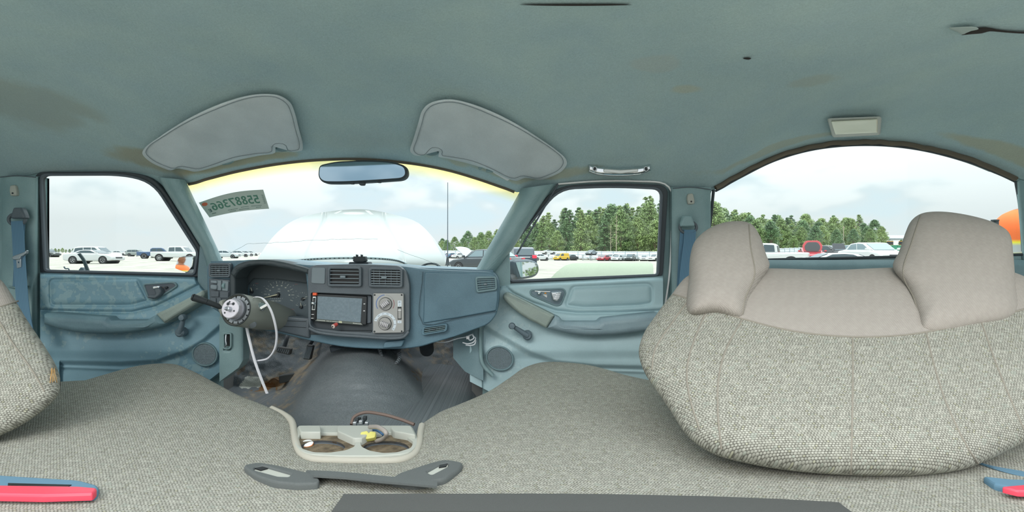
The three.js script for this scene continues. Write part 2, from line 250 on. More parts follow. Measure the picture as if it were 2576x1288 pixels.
const M = {
  head: mat(0xffffff, 0.95, { map: headMap, bumpMap: headBump, bumpScale: 0.0012 }),
  trim: plastic([126, 154, 157], [142, 170, 172], 0.5),
  trimDark: plastic([106, 132, 138], [120, 146, 152], 0.5),
  dash: plastic([84, 114, 128], [98, 130, 144], 0.45, 0.0005),
  bezel: plastic([84, 94, 101], [98, 108, 114], 0.42, 0.0002),
  dark: mat(0x2c3336, 0.6), black: mat(0x14171a, 0.5), rubber: mat(0x59626a, 0.6), rubberDark: mat(0x3a4247, 0.6),
  greyPl: mat(0x7d8a90, 0.5), chrome: mat(0xd8dde0, 0.16, { metalness: 1 }), steel: mat(0xb9bfc4, 0.35, { metalness: 0.9 }), alloy: mat(0xd6d3da, 0.45, { metalness: 0.55 }),
  carpet: mat(0x8a8d8c, 0.95, { bumpMap: fineGrain, bumpScale: 0.002 }),
  cream: mat(0xaeb1a8, 0.5), white: mat(0xe9eaea, 0.45), glass: new THREE.MeshPhysicalMaterial({ color: 0xf6fbfa, roughness: 0.0, transmission: 1, thickness: 0, ior: 1.5, specularIntensity: 0.3 }),
  mirror: mat(0xf0f3f4, 0.02, { metalness: 1 }), brown: mat(0x8d8373, 0.95, { bumpMap: fineGrain, bumpScale: 0.002 }),
};
{ // headliner
  const N = 260, MR = 70, x0 = -2.48, x1 = 2.48;
  const at = (k) => (s, t) => { const x = lerp(x0, x1, s), d = lerp(0.95, DW, t); return V(x, YC + ceilY(x, d) + k, -d); };
  const g = solid(N, MR, at(0), at(0.045), (p) => [(p.x - x0) / (x1 - x0), (-p.z - 0.35) / 1.9]);
  struct('ceiling', g, M.head, 'sagging teal cloth headliner with brown water stains');
}
// openings
const winL = rp([[101, 441], [310, 440], [384, 462], [494, 634], [486, 688], [113, 679]], [16, 60, 40, 10, 6, 6]);
const winR = rp([[1274, 638], [1408, 476], [1540, 470], [1664, 476], [1654, 690], [1286, 705]], [8, 40, 80, 20, 6, 8]);
const scrTop = []; for (let u = 474; u <= 1306; u += 16) scrTop.push([u, headerV(u) + 1.5]);
const screen = [...scrTop, [1306, 487], [1192, 690], [572, 690], [471, 470]], screenCut = [...scrTop.map(([u, v]) => [u, v - 6]), [1322, 480], [1212, 690], [1214, 800], [1214, 1176], [556, 1176], [556, 780], [546, 690], [450, 462]];
const rearTop = []; for (let u = 1796; u <= 2552; u += 18) rearTop.push([u, headerV(u) + 11]);
const rearW = [...rearTop, [2556, 462], [2566, 520], [2574, 630], [2570, 640], [2253, 646], [1933, 653], [1776, 656], [1784, 580], [1790, 500]];
const rearCut = rearW.map(([u, v]) => [u > 2500 ? u + 14 : u < 1800 ? u - 6 : u, v]);
struct('wall_front', face([[-330, 300], [2900, 300], [2900, 1180], [-330, 1180]], DW + 0.004, 0.02, 0, [grow(winL, 7), screenCut, grow(winR, 7), rearCut]), M.trim, 'teal inner wall of the cab around the windows');
struct('wall_left', box(-2.56, 1.05, -1.6, 0.06, 1.5, 1.3), M.trim, 'teal end wall of the cab');
struct('wall_right', box(2.56, 1.05, -1.6, 0.06, 1.5, 1.3), M.trim, 'teal end wall of the cab behind the bench');
struct('wall_firewall', box(-0.80, YC - 0.425, -2.76, 1.36, 0.68, 0.05), M.carpet, 'grey padded firewall behind the pedals');
struct('wall_footwell_left', box(-1.30, YC - 0.45, -2.5, 0.05, 0.64, 0.5), M.carpet, 'grey footwell side behind the driver kick panel');
struct('wall_footwell_right', box(-0.14, YC - 0.45, -2.5, 0.05, 0.64, 0.5), M.carpet, 'grey footwell side behind the passenger kick panel');
struct('floor', box(0, YC - 0.74, -1.5, 5.2, 0.05, 2.6), M.carpet, 'bare cab floor under the mat');
// glazing
const wl = part('window_1', face(grow(winL, 6), DW + 0.010, 0.004, 0), M.glass, scene); wl.userData = { kind: 'structure', label: 'driver side door window', category: 'window' };
const wr = part('window_2', face(grow(winR, 6), DW + 0.010, 0.004, 0), M.glass, scene); wr.userData = { kind: 'structure', label: 'passenger side door window', category: 'window' };
{ // windscreen with the yellowed tint band along its top
  const pane = (s, t) => { const a = lerp(458, 552, t), b = lerp(1316, 1206, t), u = lerp(a, b, s), v = lerp(headerV(lerp(466, 1312, s)) - 2, 692, t); return [u, v]; }, map = tex(8, 256, (i, j) => { const t = j / 255; const a = sstep(0.80, 1.0, t); return [lerp(247, 253, a), lerp(252, 247, a), lerp(252, 204, a)]; });
  map.wrapS = map.wrapT = THREE.ClampToEdgeWrapping;
  const g = solid(60, 20, (s, t) => P(...pane(s, t), DW + 0.015), (s, t) => { const p = P(...pane(s, t), DW + 0.015); p.z -= 0.004; return p; }, (p, s, t) => [s, clamp(1 - t * 1.35)]);
  const m = M.glass.clone(); m.map = map; m.color.set(0xffffff);
  const w = part('window_3', g, m, scene); w.userData = { kind: 'structure', label: 'windscreen with yellowed tint band along the top', category: 'window' };
}
const wb = part('window_4', face(grow(rearCut, 3), DW + 0.010, 0.004, 0), M.glass, scene); wb.userData = { kind: 'structure', label: 'rear window behind the bench seat', category: 'window' };
// rubber channels round the door glass
const trimGroup = (name, label) => { const g = new THREE.Group(); g.name = name; g.userData = { kind: 'structure', label, category: 'trim' }; scene.add(g); return g; };
{
  const outL = rp([[84, 432], [330, 430], [396, 452], [508, 630], [500, 697], [100, 688]], [26, 70, 50, 12, 8, 6]);
  const t = trimGroup('trim_1', 'black rubber channel round the driver door glass');
  part('channel', face(outL, DW - 0.018, 0.022, 0.004, [winL]), M.rubberDark, t);
  part('sealing_lip', face(grow(winL, 5), DW - 0.026, 0.010, 0.003, [grow(winL, -1)]), M.rubber, t);
  const outR = rp([[1262, 638], [1396, 468], [1540, 459], [1682, 466], [1668, 694], [1276, 714]], [10, 46, 90, 26, 8, 8]);
  const t2 = trimGroup('trim_2', 'black rubber channel round the passenger door glass');
  part('channel', face(outR, DW - 0.018, 0.022, 0.004, [winR]), M.rubberDark, t2);
  part('sealing_lip', face(grow(winR, 5), DW - 0.026, 0.010, 0.003, [grow(winR, -1)]), M.rubber, t2);
  part('weatherstrip', tubePx([[1404, 463, DW - .02], [1500, 456, DW - .02], [1600, 456, DW - .02], [1672, 463, DW - .02], [1691, 486, DW - .02], [1690, 560, DW - .02], [1684, 690, DW - .02], [1668, 800, DW - .02]], 0.004, 6), M.white, t2);
  part('weatherstrip', tubePx([[1300, 640, DW - .02], [1404, 463, DW - .02]], 0.004, 6), M.rubber, t2);
  const tb = trimGroup('trim_3', 'crumbling brown foam edge over the rear window');
  const pts = []; for (let u = 1800; u <= 2556; u += 18) pts.push([u, headerV(u) + 5 + 3 * (hash(u, 1, 1) - 0.5), DW - 0.006]);
  part('foam_edge', tubePx(pts, 0.010, 7, false, 3), M.brown, tb);
  const low = []; for (let u = 1800; u <= 2556; u += 18) low.push([u, headerV(u) + 13, DW]);
  part('rubber_seal', tubePx(low, 0.0045, 6, false, 3), M.rubberDark, tb);
  part('rubber_seal', tubePx([[2556, 458, DW], [2566, 520, DW], [2574, 632, DW]], 0.006, 6), M.rubberDark, tb);
  part('rubber_seal', tubePx([[1795, 478, DW], [1786, 570, DW], [1776, 656, DW], [1933, 653, DW], [2253, 646, DW], [2572, 640, DW]], 0.006, 6), M.rubberDark, tb);
  const tw = trimGroup('trim_4', 'dirty header edge above the windscreen');
  const hp = []; for (let u = 474; u <= 1304; u += 20) hp.push([u, headerV(u) + 1, DW - 0.004]);
  part('header_edge', tubePx(hp, 0.0055, 6, false, 3), M.brown, tw);
}
// pillar covers
function pillar(name, label, pts, d, th, bev, m = M.trim) { const g = face(pts, d, th, bev); const o = part(name, g, m, scene); o.userData = { kind: 'structure', label, category: 'trim' }; return o; }
function pillarSweep(name, label, Lp, Rp, d0, bul, th) {               // rounded cover between two edges that run down the pillar
  const l = (t) => { const k = t * (Lp.length - 1), i = Math.min(Lp.length - 2, Math.floor(k)); return [lerp(Lp[i][0], Lp[i + 1][0], k - i), lerp(Lp[i][1], Lp[i + 1][1], k - i)]; }, r = (t) => { const k = t * (Rp.length - 1), i = Math.min(Rp.length - 2, Math.floor(k)); return [lerp(Rp[i][0], Rp[i + 1][0], k - i), lerp(Rp[i][1], Rp[i + 1][1], k - i)]; };
  const at = (k) => (s, t) => { const a = l(t), b = r(t); return P(lerp(a[0], b[0], s), lerp(a[1], b[1], s), k || d0 - bul * Math.pow(clamp(1 - Math.pow(Math.abs(2 * s - 1), 2.4)), 0.7)); }, f = at(0);
  const o = part(name, solid(24, 40, f, at(d0 + th)), M.trim, scene); o.userData = { kind: 'structure', label, category: 'trim' };
}
pillarSweep('trim_5', 'teal windscreen pillar cover beside the lot sticker', [[398, 446], [410, 468], [458, 544], [508, 626], [522, 672]], [[466, 452], [480, 482], [510, 546], [541, 612], [568, 672]], DW - 0.03, 0.05, 0.05);
pillarSweep('trim_6', 'teal windscreen pillar cover on the passenger side', [[1312, 474], [1290, 514], [1260, 566], [1226, 626], [1190, 692]], [[1398, 462], [1368, 504], [1330, 562], [1290, 626], [1240, 692]], DW - 0.03, 0.055, 0.05);
pillar('trim_7', 'triangular corner cover beside the driver mirror', rp([[502, 616], [530, 655], [530, 740], [496, 722], [496, 690]], 4), DW - 0.03, 0.06, 0.004, M.trimDark);
pillar('trim_8', 'triangular corner cover beside the passenger mirror', rp([[1282, 630], [1284, 710], [1288, 740], [1226, 740], [1226, 690]], 4), DW - 0.03, 0.06, 0.004);
{ // pillar covers behind the doors
  const bulge = (c, w) => (u) => 0.03 * Math.sqrt(clamp(1 - Math.pow((u - c) / w, 4)));
  const b1 = bulge(50, 48);
  const p1 = part('trim_9', relief(4, 98, () => 444, lin([[4, 900], [98, 960]]), 28, 40, (u, v) => DW - 0.02 - b1(u) - 0.012 * sstep(716, 722, v) * sstep(88, 80, u) * sstep(16, 22, u) + 0.014 * Math.exp(-(((u - 42) / 26) ** 2 + ((v - 540) / 30) ** 2)), 0.04), M.trim, scene);
  p1.userData = { kind: 'structure', label: 'teal door post cover with belt slot on the driver side', category: 'trim' };
  const b2 = bulge(1738, 52);
  const p2 = part('trim_10', relief(1690, 1788, () => 471, () => 900, 28, 40, (u, v) => DW - 0.02 - b2(u) + 0.014 * Math.exp(-(((u - 1732) / 26) ** 2 + ((v - 560) / 30) ** 2)), 0.04), M.trim, scene);
  p2.userData = { kind: 'structure', label: 'teal door post cover on the passenger side', category: 'trim' };
  const ct = trimGroup('trim_11', 'curved seam where headliner meets the door posts');
  part('seam', tubePx([[0, 446, DW - .05], [40, 442, DW - .055], [90, 446, DW - .05]], 0.0018, 5), M.rubber, ct);
  part('seam', tubePx([[1692, 474, DW - .05], [1740, 471, DW - .055], [1788, 477, DW - .05]], 0.0018, 5), M.rubber, ct);
  const rp2 = part('trim_12', relief(1780, 2860, () => 654, () => 800, 60, 14, (u, v) => DW - 0.02 - 0.03 * sstep(654, 672, v), 0.03), M.trimDark, scene);
  rp2.userData = { kind: 'structure', label: 'teal panel below the rear window', category: 'trim' };
  pillar('trim_13', 'teal rear pillar cover at the end of the rear window', rp([[2562, 452], [2700, 470], [2760, 800], [2584, 760], [2578, 640]], 6), DW - 0.012, 0.012, 0.004);
}

// ---------------------------------------------------------------- the auction lot outside
const slope = smo([[-2, 0.0072], [-0.45, 0.0072], [0.0, 0.002], [0.15, -0.0005], [0.3, -0.0005], [0.47, 0.006], [0.64, 0.017], [1.2, 0.018], [3, 0.018]]);
const lotY = (x, d) => d <= 4 ? 0 : slope(x / d) * (d - 4);
{
  const N = 220, MR = 160;
  const gm = tex(1024, 1024, (i, j) => { const n = fbm(i / 1024 * 8, j / 1024 * 8, 4, 6, 8, 8), f = hash(i, j, 9), s = f > 0.93 ? -34 : f < 0.07 ? 14 : 0; return [172 + (n - 0.5) * 70 + s, 168 + (n - 0.5) * 70 + s, 157 + (n - 0.5) * 64 + s]; }, true);
  const gb = tex(512, 512, (i, j) => 255 * fbm(i / 6, j / 6, 4, 4, 85, 85), false);
  gb.repeat.set(3, 3);
  const pos = [], uvs = [], idx = [];
  for (let j = 0; j <= MR; j++) for (let i = 0; i <= N; i++) {
    const t = j / MR, d = -60 + 60 * Math.min(1, t * 5) + (t > 0.2 ? Math.pow((t - 0.2) / 0.8, 2.4) * 900 : 0), hw = 60 + 1.1 * Math.max(0, d), x = lerp(-hw, hw, i / N);
    pos.push(x, lotY(x, d) + (d > 6 && d < 80 ? 0.05 * (fbm(x * 0.5, d * 0.5, 3, 3) - 0.5) : 0), -d); uvs.push(x / 6, d / 6);
  }
  for (let j = 0; j < MR; j++) for (let i = 0; i < N; i++) { const a = j * (N + 1) + i, b = a + 1, c = a + N + 1, e = c + 1; idx.push(a, b, c, b, e, c); }
  const g = new THREE.BufferGeometry(); g.setAttribute('position', new THREE.Float32BufferAttribute(pos, 3)); g.setAttribute('uv', new THREE.Float32BufferAttribute(uvs, 2)); g.setIndex(idx); g.computeVertexNormals();
  const m = part('ground', g, mat(0xffffff, 0.95, { map: gm, bumpMap: gb, bumpScale: 0.03 }), scene);
  m.userData = { kind: 'structure', label: 'pale gravel of the vehicle lot', category: 'ground' };
}

// ---------------------------------------------------------------- bench seat
const tweed = tex(512, 512, (i, j) => {                          // coarse woven tweed, tile 16 cm: pale loops, dark gaps, odd threads
  const cw = 512 / 24, rh = 512 / 40, row = Math.floor(j / rh), sh = (row & 1) * 0.5 + (hash(row, 1, 7) - .5) * 0.3, cx = (((i / cw + sh) % 1) + 1) % 1, cy = (j / rh) % 1, col = (Math.floor(i / cw + sh) + 24) % 24;
  const e = Math.hypot((cx - 0.5) * 1.05, (cy - 0.5) * 0.95), h = hash(col, row, 4), loop = sstep(0.62, 0.30, e + (h - .5) * 0.16), n = fbm(i / 32, j / 32, 6, 3, 16, 16) - 0.5, f = (hash(i, j, 2) - .5) * 16;
  const base = [166 + n * 20 + f, 166 + n * 20 + f, 155 + n * 18 + f], gap = [98 + f, 97 + f, 89 + f], k = (hash(col, row, 9) - .5) * 22;
  const t = h > 0.95 ? [0, 0, -10] : h < 0.06 ? [-12, -8, -8] : [0, 0, 0];
  return [0, 1, 2].map((c) => lerp(gap[c], base[c] + t[c] + k, loop));
}, true, 1 / 0.16);
const tweedB = tex(512, 512, (i, j) => { const cw = 512 / 24, rh = 512 / 40, row = Math.floor(j / rh), sh = (row & 1) * 0.5 + (hash(row, 1, 7) - .5) * 0.3, cx = (((i / cw + sh) % 1) + 1) % 1, cy = (j / rh) % 1; return 255 * sstep(0.66, 0.2, Math.hypot((cx - 0.5) * 1.05, (cy - 0.5) * 0.95)); }, false, 1 / 0.16);
const knit = tex(256, 256, (i, j) => {                           // finer knitted cloth of the upper back, tile 6 cm
  const a = Math.sin((i + j) / 256 * Math.PI * 2 * 14), b = Math.sin((i - j) / 256 * Math.PI * 2 * 14), n = fbm(i / 32, j / 32, 2, 3, 8, 8) - 0.5, k = Math.max(a, b) > 0.35 ? 1 : 0;
  return [lerp(146, 164, k) + n * 12, lerp(140, 158, k) + n * 12, lerp(133, 150, k) + n * 12];
}, true, 1 / 0.06);
const cushWear = (t) => t;
M.tweed = mat(0xffffff, 0.95, { map: tweed, bumpMap: tweedB, bumpScale: 0.0009 });
M.knit = mat(0xffffff, 0.95, { map: knit, bumpMap: fineGrain, bumpScale: 0.0005 });
M.seam = mat(0x8b867b, 0.95); M.vinyl = mat(0xb8b5a8, 0.7, { bumpMap: grain, bumpScale: 0.0003 });

const bench = thing('bench_seat', 'beige cloth bench seat with tweed cushion and two built-in head restraints', 'bench seat');
// cushion: lines run from its outer edge towards the viewer
const edge = [[-330, 1005, .43], [-150, 990, .43], [60, 968, .43], [150, 955, .43], [215, 951, .425], [290, 944, .415], [345, 924, .40], [400, 910, .39], [450, 909, .39], [500, 925, .395], [560, 955, .41], [620, 985, .42], [680, 1008, .43], [718, 1027, .44], [742, 1054, .45], [748, 1082, .455], [752, 1108, .457], [762, 1132, .46], [790, 1147, .46], [850, 1151, .46], [930, 1152, .46], [1005, 1150, .46], [1036, 1138, .46], [1050, 1112, .457], [1052, 1085, .455], [1062, 1054, .45], [1095, 1027, .44], [1150, 1005, .43], [1215, 977, .42], [1268, 944, .405], [1310, 917, .395], [1350, 906, .39], [1400, 906, .39], [1450, 912, .392], [1530, 935, .405], [1600, 950, .412], [1680, 962, .42], [1850, 985, .43], [2200, 1000, .43], [2500, 1000, .43], [2920, 1000, .43]];
const edge3 = new THREE.CatmullRomCurve3(edge.map(([u, v, y]) => onY(u, v, -y)), false, 'centripetal');
const EP = edge3.getPoints(520);
const cushAt = (s, t) => {                                       // s along the edge, t from the edge (0) towards and past the viewer (1)
  const k = s * 520, i = Math.min(519, Math.floor(k)), p = EP[i].clone().lerp(EP[i + 1], k - i), q = V(lerp(-2.35, 2.35, s) * 0.98, YC - 0.475, 0.25);
  const a = p.clone().lerp(q, t); const L = p.distanceTo(q) * t;
  const near = YC - 0.472 + 0.012 * (fbm(a.x * 2.2 + 5, a.z * 2.2, 3, 3) - 0.5);
  a.y = lerp(p.y, near, sstep(0, 0.55, t));
  a.y -= lerp(0.055, 0.012, sstep(1.62, 1.5, -p.z)) * Math.pow(clamp(1 - L / 0.05), 2.2) - 0.006 * sstep(0.03, 0.1, L);
  return a;
};
const cushTs = []; for (let k = 0; k <= 60; k++) cushTs.push(Math.pow(k / 60, 2.1));
part('cushion', solid(300, 60, (s, t) => cushAt(s, cushTs[Math.round(t * 60)]), (s, t) => { const p = cushAt(s, cushTs[Math.round(t * 60)]); p.y = YC - 0.68; return p; }, (p) => [p.x, p.z]), M.tweed, bench);
{ // vinyl welt round the console cut-out
  const pts = []; for (let k = 158; k <= 320; k++) { const q = cushAt(k / 520, 0.012); if (q.x > -0.70 && q.x < -0.16) { q.y += 0.004; pts.push(q); } }
  part('welt', tube(pts, 0.009, 8, false, 1), M.vinyl, bench);
}
// pillows: an outline read off the photograph, put on a leaning plane and puffed to both sides
function pillow({ outline, center, y0, d0, y1, d1, T, back, pw = 3, ex = 0.5 }) {
  const A = V(0, y0, -d0), B = V(0, y1, -d1), up = B.clone().sub(A).normalize(), n = V(0, up.z, -up.y).multiplyScalar(-1).normalize(); if (n.z < 0) n.negate();
  const put = (u, v) => { const dir = V((u - 1288) / F, (644 - v) / F, -1); return dir.multiplyScalar(n.dot(A) / n.dot(dir)); };
  const poly = outline, c = center;
  const reach = (u, v) => { const dx = u - c[0], dy = v - c[1], L = Math.hypot(dx, dy); if (L < 1e-6) return 0; let best = 1e9; for (let i = 0; i < poly.length; i++) { const a = poly[i], b = poly[(i + 1) % poly.length], ex_ = b[0] - a[0], ey = b[1] - a[1], den = dx * ey - dy * ex_; if (Math.abs(den) < 1e-9) continue; const t = ((a[0] - c[0]) * ey - (a[1] - c[1]) * ex_) / den, w = ((a[0] - c[0]) * dy - (a[1] - c[1]) * dx) / den; if (t > 0 && w >= -1e-6 && w <= 1 + 1e-6) best = Math.min(best, t); } return Math.min(1, 1 / best); };
  const puff = (p, k) => { const L = p.length(); p.multiplyScalar((L - k) / L); p.y += YC; return p; };                // the stuffing swells towards and away from the viewer
  const front = (u, v, off = 0) => puff(put(u, v), T * Math.pow(1 - Math.pow(reach(u, v), pw), ex) + off);
  const uvOf = (p) => { const q = p.clone().sub(V(0, A.y + YC, A.z)); return [p.x, q.dot(up)]; };
  const shell = (side, rings = 22) => {
    const N = poly.length, pos = [], uvs = [], idx = []; const Tt = side > 0 ? T : -back;
    for (let k = 0; k <= rings; k++) { const r = Math.sin(k / rings * Math.PI / 2); for (let i = 0; i < N; i++) { const u = lerp(c[0], poly[i][0], r), v = lerp(c[1], poly[i][1], r), p = puff(put(u, v), Tt * Math.pow(Math.max(0, 1 - Math.pow(r, pw)), ex)); pos.push(p.x, p.y, p.z); uvs.push(...uvOf(p)); } }
    for (let k = 0; k < rings; k++) for (let i = 0; i < N; i++) { const j = (i + 1) % N, a = k * N + i, b = k * N + j, d = (k + 1) * N + i, e = (k + 1) * N + j; if (side > 0) idx.push(a, d, b, b, d, e); else idx.push(a, b, d, b, e, d); }
    const g = new THREE.BufferGeometry(); g.setAttribute('position', new THREE.Float32BufferAttribute(pos, 3)); g.setAttribute('uv', new THREE.Float32BufferAttribute(uvs, 2)); g.setIndex(idx); g.computeVertexNormals(); return g;
  };
  const patch = (top, bot, u0, u1, nu, nv) => {                   // part of the front skin between two curves
    const pos = [], uvs = [], idx = [];
    for (let j = 0; j <= nv; j++) for (let i = 0; i <= nu; i++) { const u = lerp(u0, u1, 0.5 - 0.5 * Math.cos(i / nu * Math.PI)), t = 0.5 - 0.5 * Math.cos(j / nv * Math.PI), v = lerp(top(u), bot(u), t), p = front(u, v); pos.push(p.x, p.y, p.z); uvs.push(...uvOf(p)); }
    for (let j = 0; j < nv; j++) for (let i = 0; i < nu; i++) { const a = j * (nu + 1) + i, b = a + 1, d = a + nu + 1, e = d + 1; idx.push(a, d, b, b, d, e); }
    const g = new THREE.BufferGeometry(); g.setAttribute('position', new THREE.Float32BufferAttribute(pos, 3)); g.setAttribute('uv', new THREE.Float32BufferAttribute(uvs, 2)); g.setIndex(idx); g.computeVertexNormals(); return g;
  };
  const ends = (u) => { const vs = []; for (let i = 0; i < poly.length; i++) { const a = poly[i], b = poly[(i + 1) % poly.length]; if ((a[0] - u) * (b[0] - u) <= 0 && a[0] !== b[0]) vs.push(lerp(a[1], b[1], (u - a[0]) / (b[0] - a[0]))); } return vs.length ? [Math.min(...vs), Math.max(...vs)] : [c[1], c[1]]; };
  return { front, shell, patch, ends, n };
}
const seamOn = (pw, pts, r, parent, m = M.seam, off = -0.0006) => part('seam', tube(cr(pts, 5, false).map(([u, v]) => pw.front(u, v, off)), r, 6, false, 1), m, parent);
{
  const out = cr([[1607, 888], [1618, 842], [1652, 790], [1690, 740], [1730, 694], [1790, 680], [1935, 675], [2090, 679], [2245, 673], [2400, 672], [2540, 682], [2610, 714], [2690, 785], [2750, 890], [2735, 990], [2660, 1062], [2576, 1112], [2500, 1151], [2430, 1179], [2340, 1194], [2200, 1198], [2010, 1187], [1880, 1166], [1790, 1140], [1730, 1098], [1692, 1042], [1658, 992], [1622, 938]], 7);
  const split = smo([[1600, 715], [1692, 740], [1735, 753], [1800, 779], [1870, 803], [2000, 834], [2130, 847], [2250, 845], [2330, 835], [2450, 811], [2576, 778], [2760, 735]]);
  const B = pillow({ outline: out, center: [2150, 930], y0: -0.446, d0: 1.128, y1: 0.138, d1: 1.75, T: 0.11, back: 0.11, pw: 4 });
  const us = out.map((p) => p[0]), uA = Math.min(...us) + 0.4, uB = Math.max(...us) - 0.4;
  const back = new THREE.Group(); back.name = 'backrest'; bench.add(back);
  const botV = (u) => B.ends(u)[1], topV = (u) => B.ends(u)[0];
  part('lower_panel', B.patch((u) => Math.min(botV(u), Math.max(topV(u), split(u))), botV, uA, uB, 150, 60), M.tweed, back);
  part('upper_panel', B.patch(topV, (u) => Math.max(topV(u), Math.min(botV(u), split(u))), uA, uB, 130, 34), M.knit, back);
  part('rear_shell', B.shell(-1), M.knit, back);
  const line = []; for (let u = 1694; u <= 2640; u += 24) line.push([u, split(u)]);
  seamOn(B, line, 0.0028, back);
  for (const s of [[[1733, 754], [1692, 810], [1648, 880], [1640, 930]], [[1782, 772], [1745, 860], [1728, 930], [1735, 1000], [1760, 1080]], [[1868, 803], [1826, 880], [1808, 950], [1806, 1040], [1815, 1130]], [[2145, 848], [2145, 960], [2143, 1080], [2140, 1192]], [[2330, 836], [2345, 900], [2375, 1000], [2430, 1120], [2460, 1165]], [[2468, 808], [2500, 900], [2540, 1000], [2575, 1080]]]) seamOn(B, s, 0.0022, back);
  const h1 = cr([[1732, 790], [1733, 700], [1737, 640], [1750, 604], [1792, 570], [1850, 556], [1889, 563], [1911, 592], [1928, 642], [1936, 668], [1914, 706], [1888, 752], [1869, 806], [1800, 792]], 7);
  const h2 = cr([[2246, 670], [2262, 632], [2276, 590], [2292, 556], [2316, 538], [2360, 532], [2440, 542], [2510, 564], [2540, 588], [2549, 640], [2554, 710], [2556, 790], [2450, 826], [2318, 842], [2302, 790], [2280, 725]], 7);
  for (const [o, c, seam] of [[h1, [1825, 690], [[1888, 566], [1898, 620], [1908, 690], [1884, 752], [1870, 800]]], [h2, [2405, 690], [[2312, 542], [2284, 610], [2262, 690], [2290, 752], [2316, 836]]]]) {
    const Hd = pillow({ outline: o, center: c, y0: -0.446, d0: 1.085, y1: 0.138, d1: 1.70, T: 0.105, back: 0.09, pw: 3.2 });
    const h = part('head_restraint', Hd.shell(1), M.knit, bench); part('rear_shell', Hd.shell(-1), M.knit, h);
    const s2 = seam.map(([u, v], i) => [u + (c[0] < 2000 ? -10 : 10) * (i && i < seam.length - 1 ? 1 : 0.4), v]);
    part('seam', tube(cr(s2, 5, false).map(([u, v]) => Hd.front(u, v, -0.0004)), 0.0022, 6, false, 1), M.seam, h);
  }
  // the end of the backrest on the driver side
  const e1 = cr([[-330, 620], [-180, 640], [-60, 668], [0, 702], [35, 750], [65, 800], [105, 860], [140, 918], [152, 955], [149, 988], [118, 1024], [60, 1066], [0, 1096], [-120, 1140], [-330, 1150]], 7);
  const E = pillow({ outline: e1, center: [-110, 900], y0: -0.43, d0: 1.27, y1: 0.02, d1: 1.60, T: 0.09, back: 0.1, pw: 4 });
  const eb = new THREE.Group(); eb.name = 'backrest_end'; bench.add(eb);
  const sp = lin([[-330, 850], [0, 772], [60, 752], [160, 730]]), t0 = (u) => E.ends(u)[0], b0 = (u) => E.ends(u)[1];
  part('lower_panel', E.patch((u) => Math.min(b0(u), Math.max(t0(u), sp(u))), b0, -329, 151.5, 70, 50), M.tweed, eb);
  part('upper_panel', E.patch(t0, (u) => Math.max(t0(u), Math.min(b0(u), sp(u))), -329, 151.5, 70, 20), M.knit, eb);
  part('rear_shell', E.shell(-1), M.knit, eb);
  seamOn(E, [[0, 772], [25, 764], [46, 757]], 0.0025, eb); seamOn(E, [[0, 810], [30, 860], [80, 930], [112, 985]], 0.002, eb);
  const tear = mat(0xc79a5a, 0.95);
  for (let k = 0; k < 22; k++) { const a = (hash(k, 3, 1) - 0.5) * 1.3, b = hash(k, 5, 2); part('torn_thread', tube([E.front(133 + a * 6, 925 + b * 14, 0.002), E.front(134 + a * 9, 940 + b * 8, 0.007), E.front(135 + a * 14, 952 + b * 12, 0.003)], 0.0006, 5), k % 3 ? tear : M.vinyl, eb); }
}
// ---------------------------------------------------------------- lap belts on the cushion
const yS = -0.466, on = (u, v, h = 0) => { const p = onY(u, v, yS); p.y += h; return p; };
M.belt = mat(0x585d5c, 0.8, { bumpMap: fineGrain, bumpScale: 0.0006 }); M.beltBlue = mat(0x5d8196, 0.75);
const webMap = tex(64, 64, (i) => { const k = 0.5 + 0.5 * Math.sin(i / 64 * Math.PI * 2 * 8); return [82 + 18 * k, 118 + 20 * k, 142 + 20 * k]; }, true, 1 / 0.047);
M.web = mat(0xffffff, 0.75, { map: webMap });
function buckle(name, label, out, win, btn) {
  const t = thing(name, label, 'seat belt', 'lap belt ends lying on the cushion');
  part('sleeve', plan(planPx(rp(out, 14), yS + 0.022), YC + yS + 0.024, 0.014, 0.006, [planPx(rp(win, 3), yS + 0.022)]), M.belt, t);
  part('release_button', plan(planPx(rp(win, 2), yS + 0.022), YC + yS + 0.020, 0.008, 0.001), M.cream, t);
  part('slot', plan(planPx(btn, yS + 0.022), YC + yS + 0.0225, 0.004, 0), M.black, t);
  return t;
}
buckle('belt_buckle', 'grey belt buckle in a soft sleeve angled towards the driver side', [[608, 1172], [650, 1164], [700, 1172], [800, 1196], [806, 1216], [750, 1219], [690, 1213], [640, 1196]], [[640, 1178], [662, 1173], [732, 1193], [726, 1201], [700, 1200], [640, 1184]], [[641, 1178], [660, 1174], [674, 1178], [656, 1183]]);
buckle('belt_buckle', 'grey belt buckle in a soft sleeve angled towards the passenger side', [[1082, 1165], [1120, 1156], [1166, 1164], [1162, 1176], [1120, 1206], [1040, 1218], [980, 1208], [1000, 1192]], [[1074, 1188], [1106, 1170], [1128, 1166], [1126, 1174], [1086, 1195]], [[1106, 1170], [1126, 1166], [1122, 1173], [1104, 1176]]);
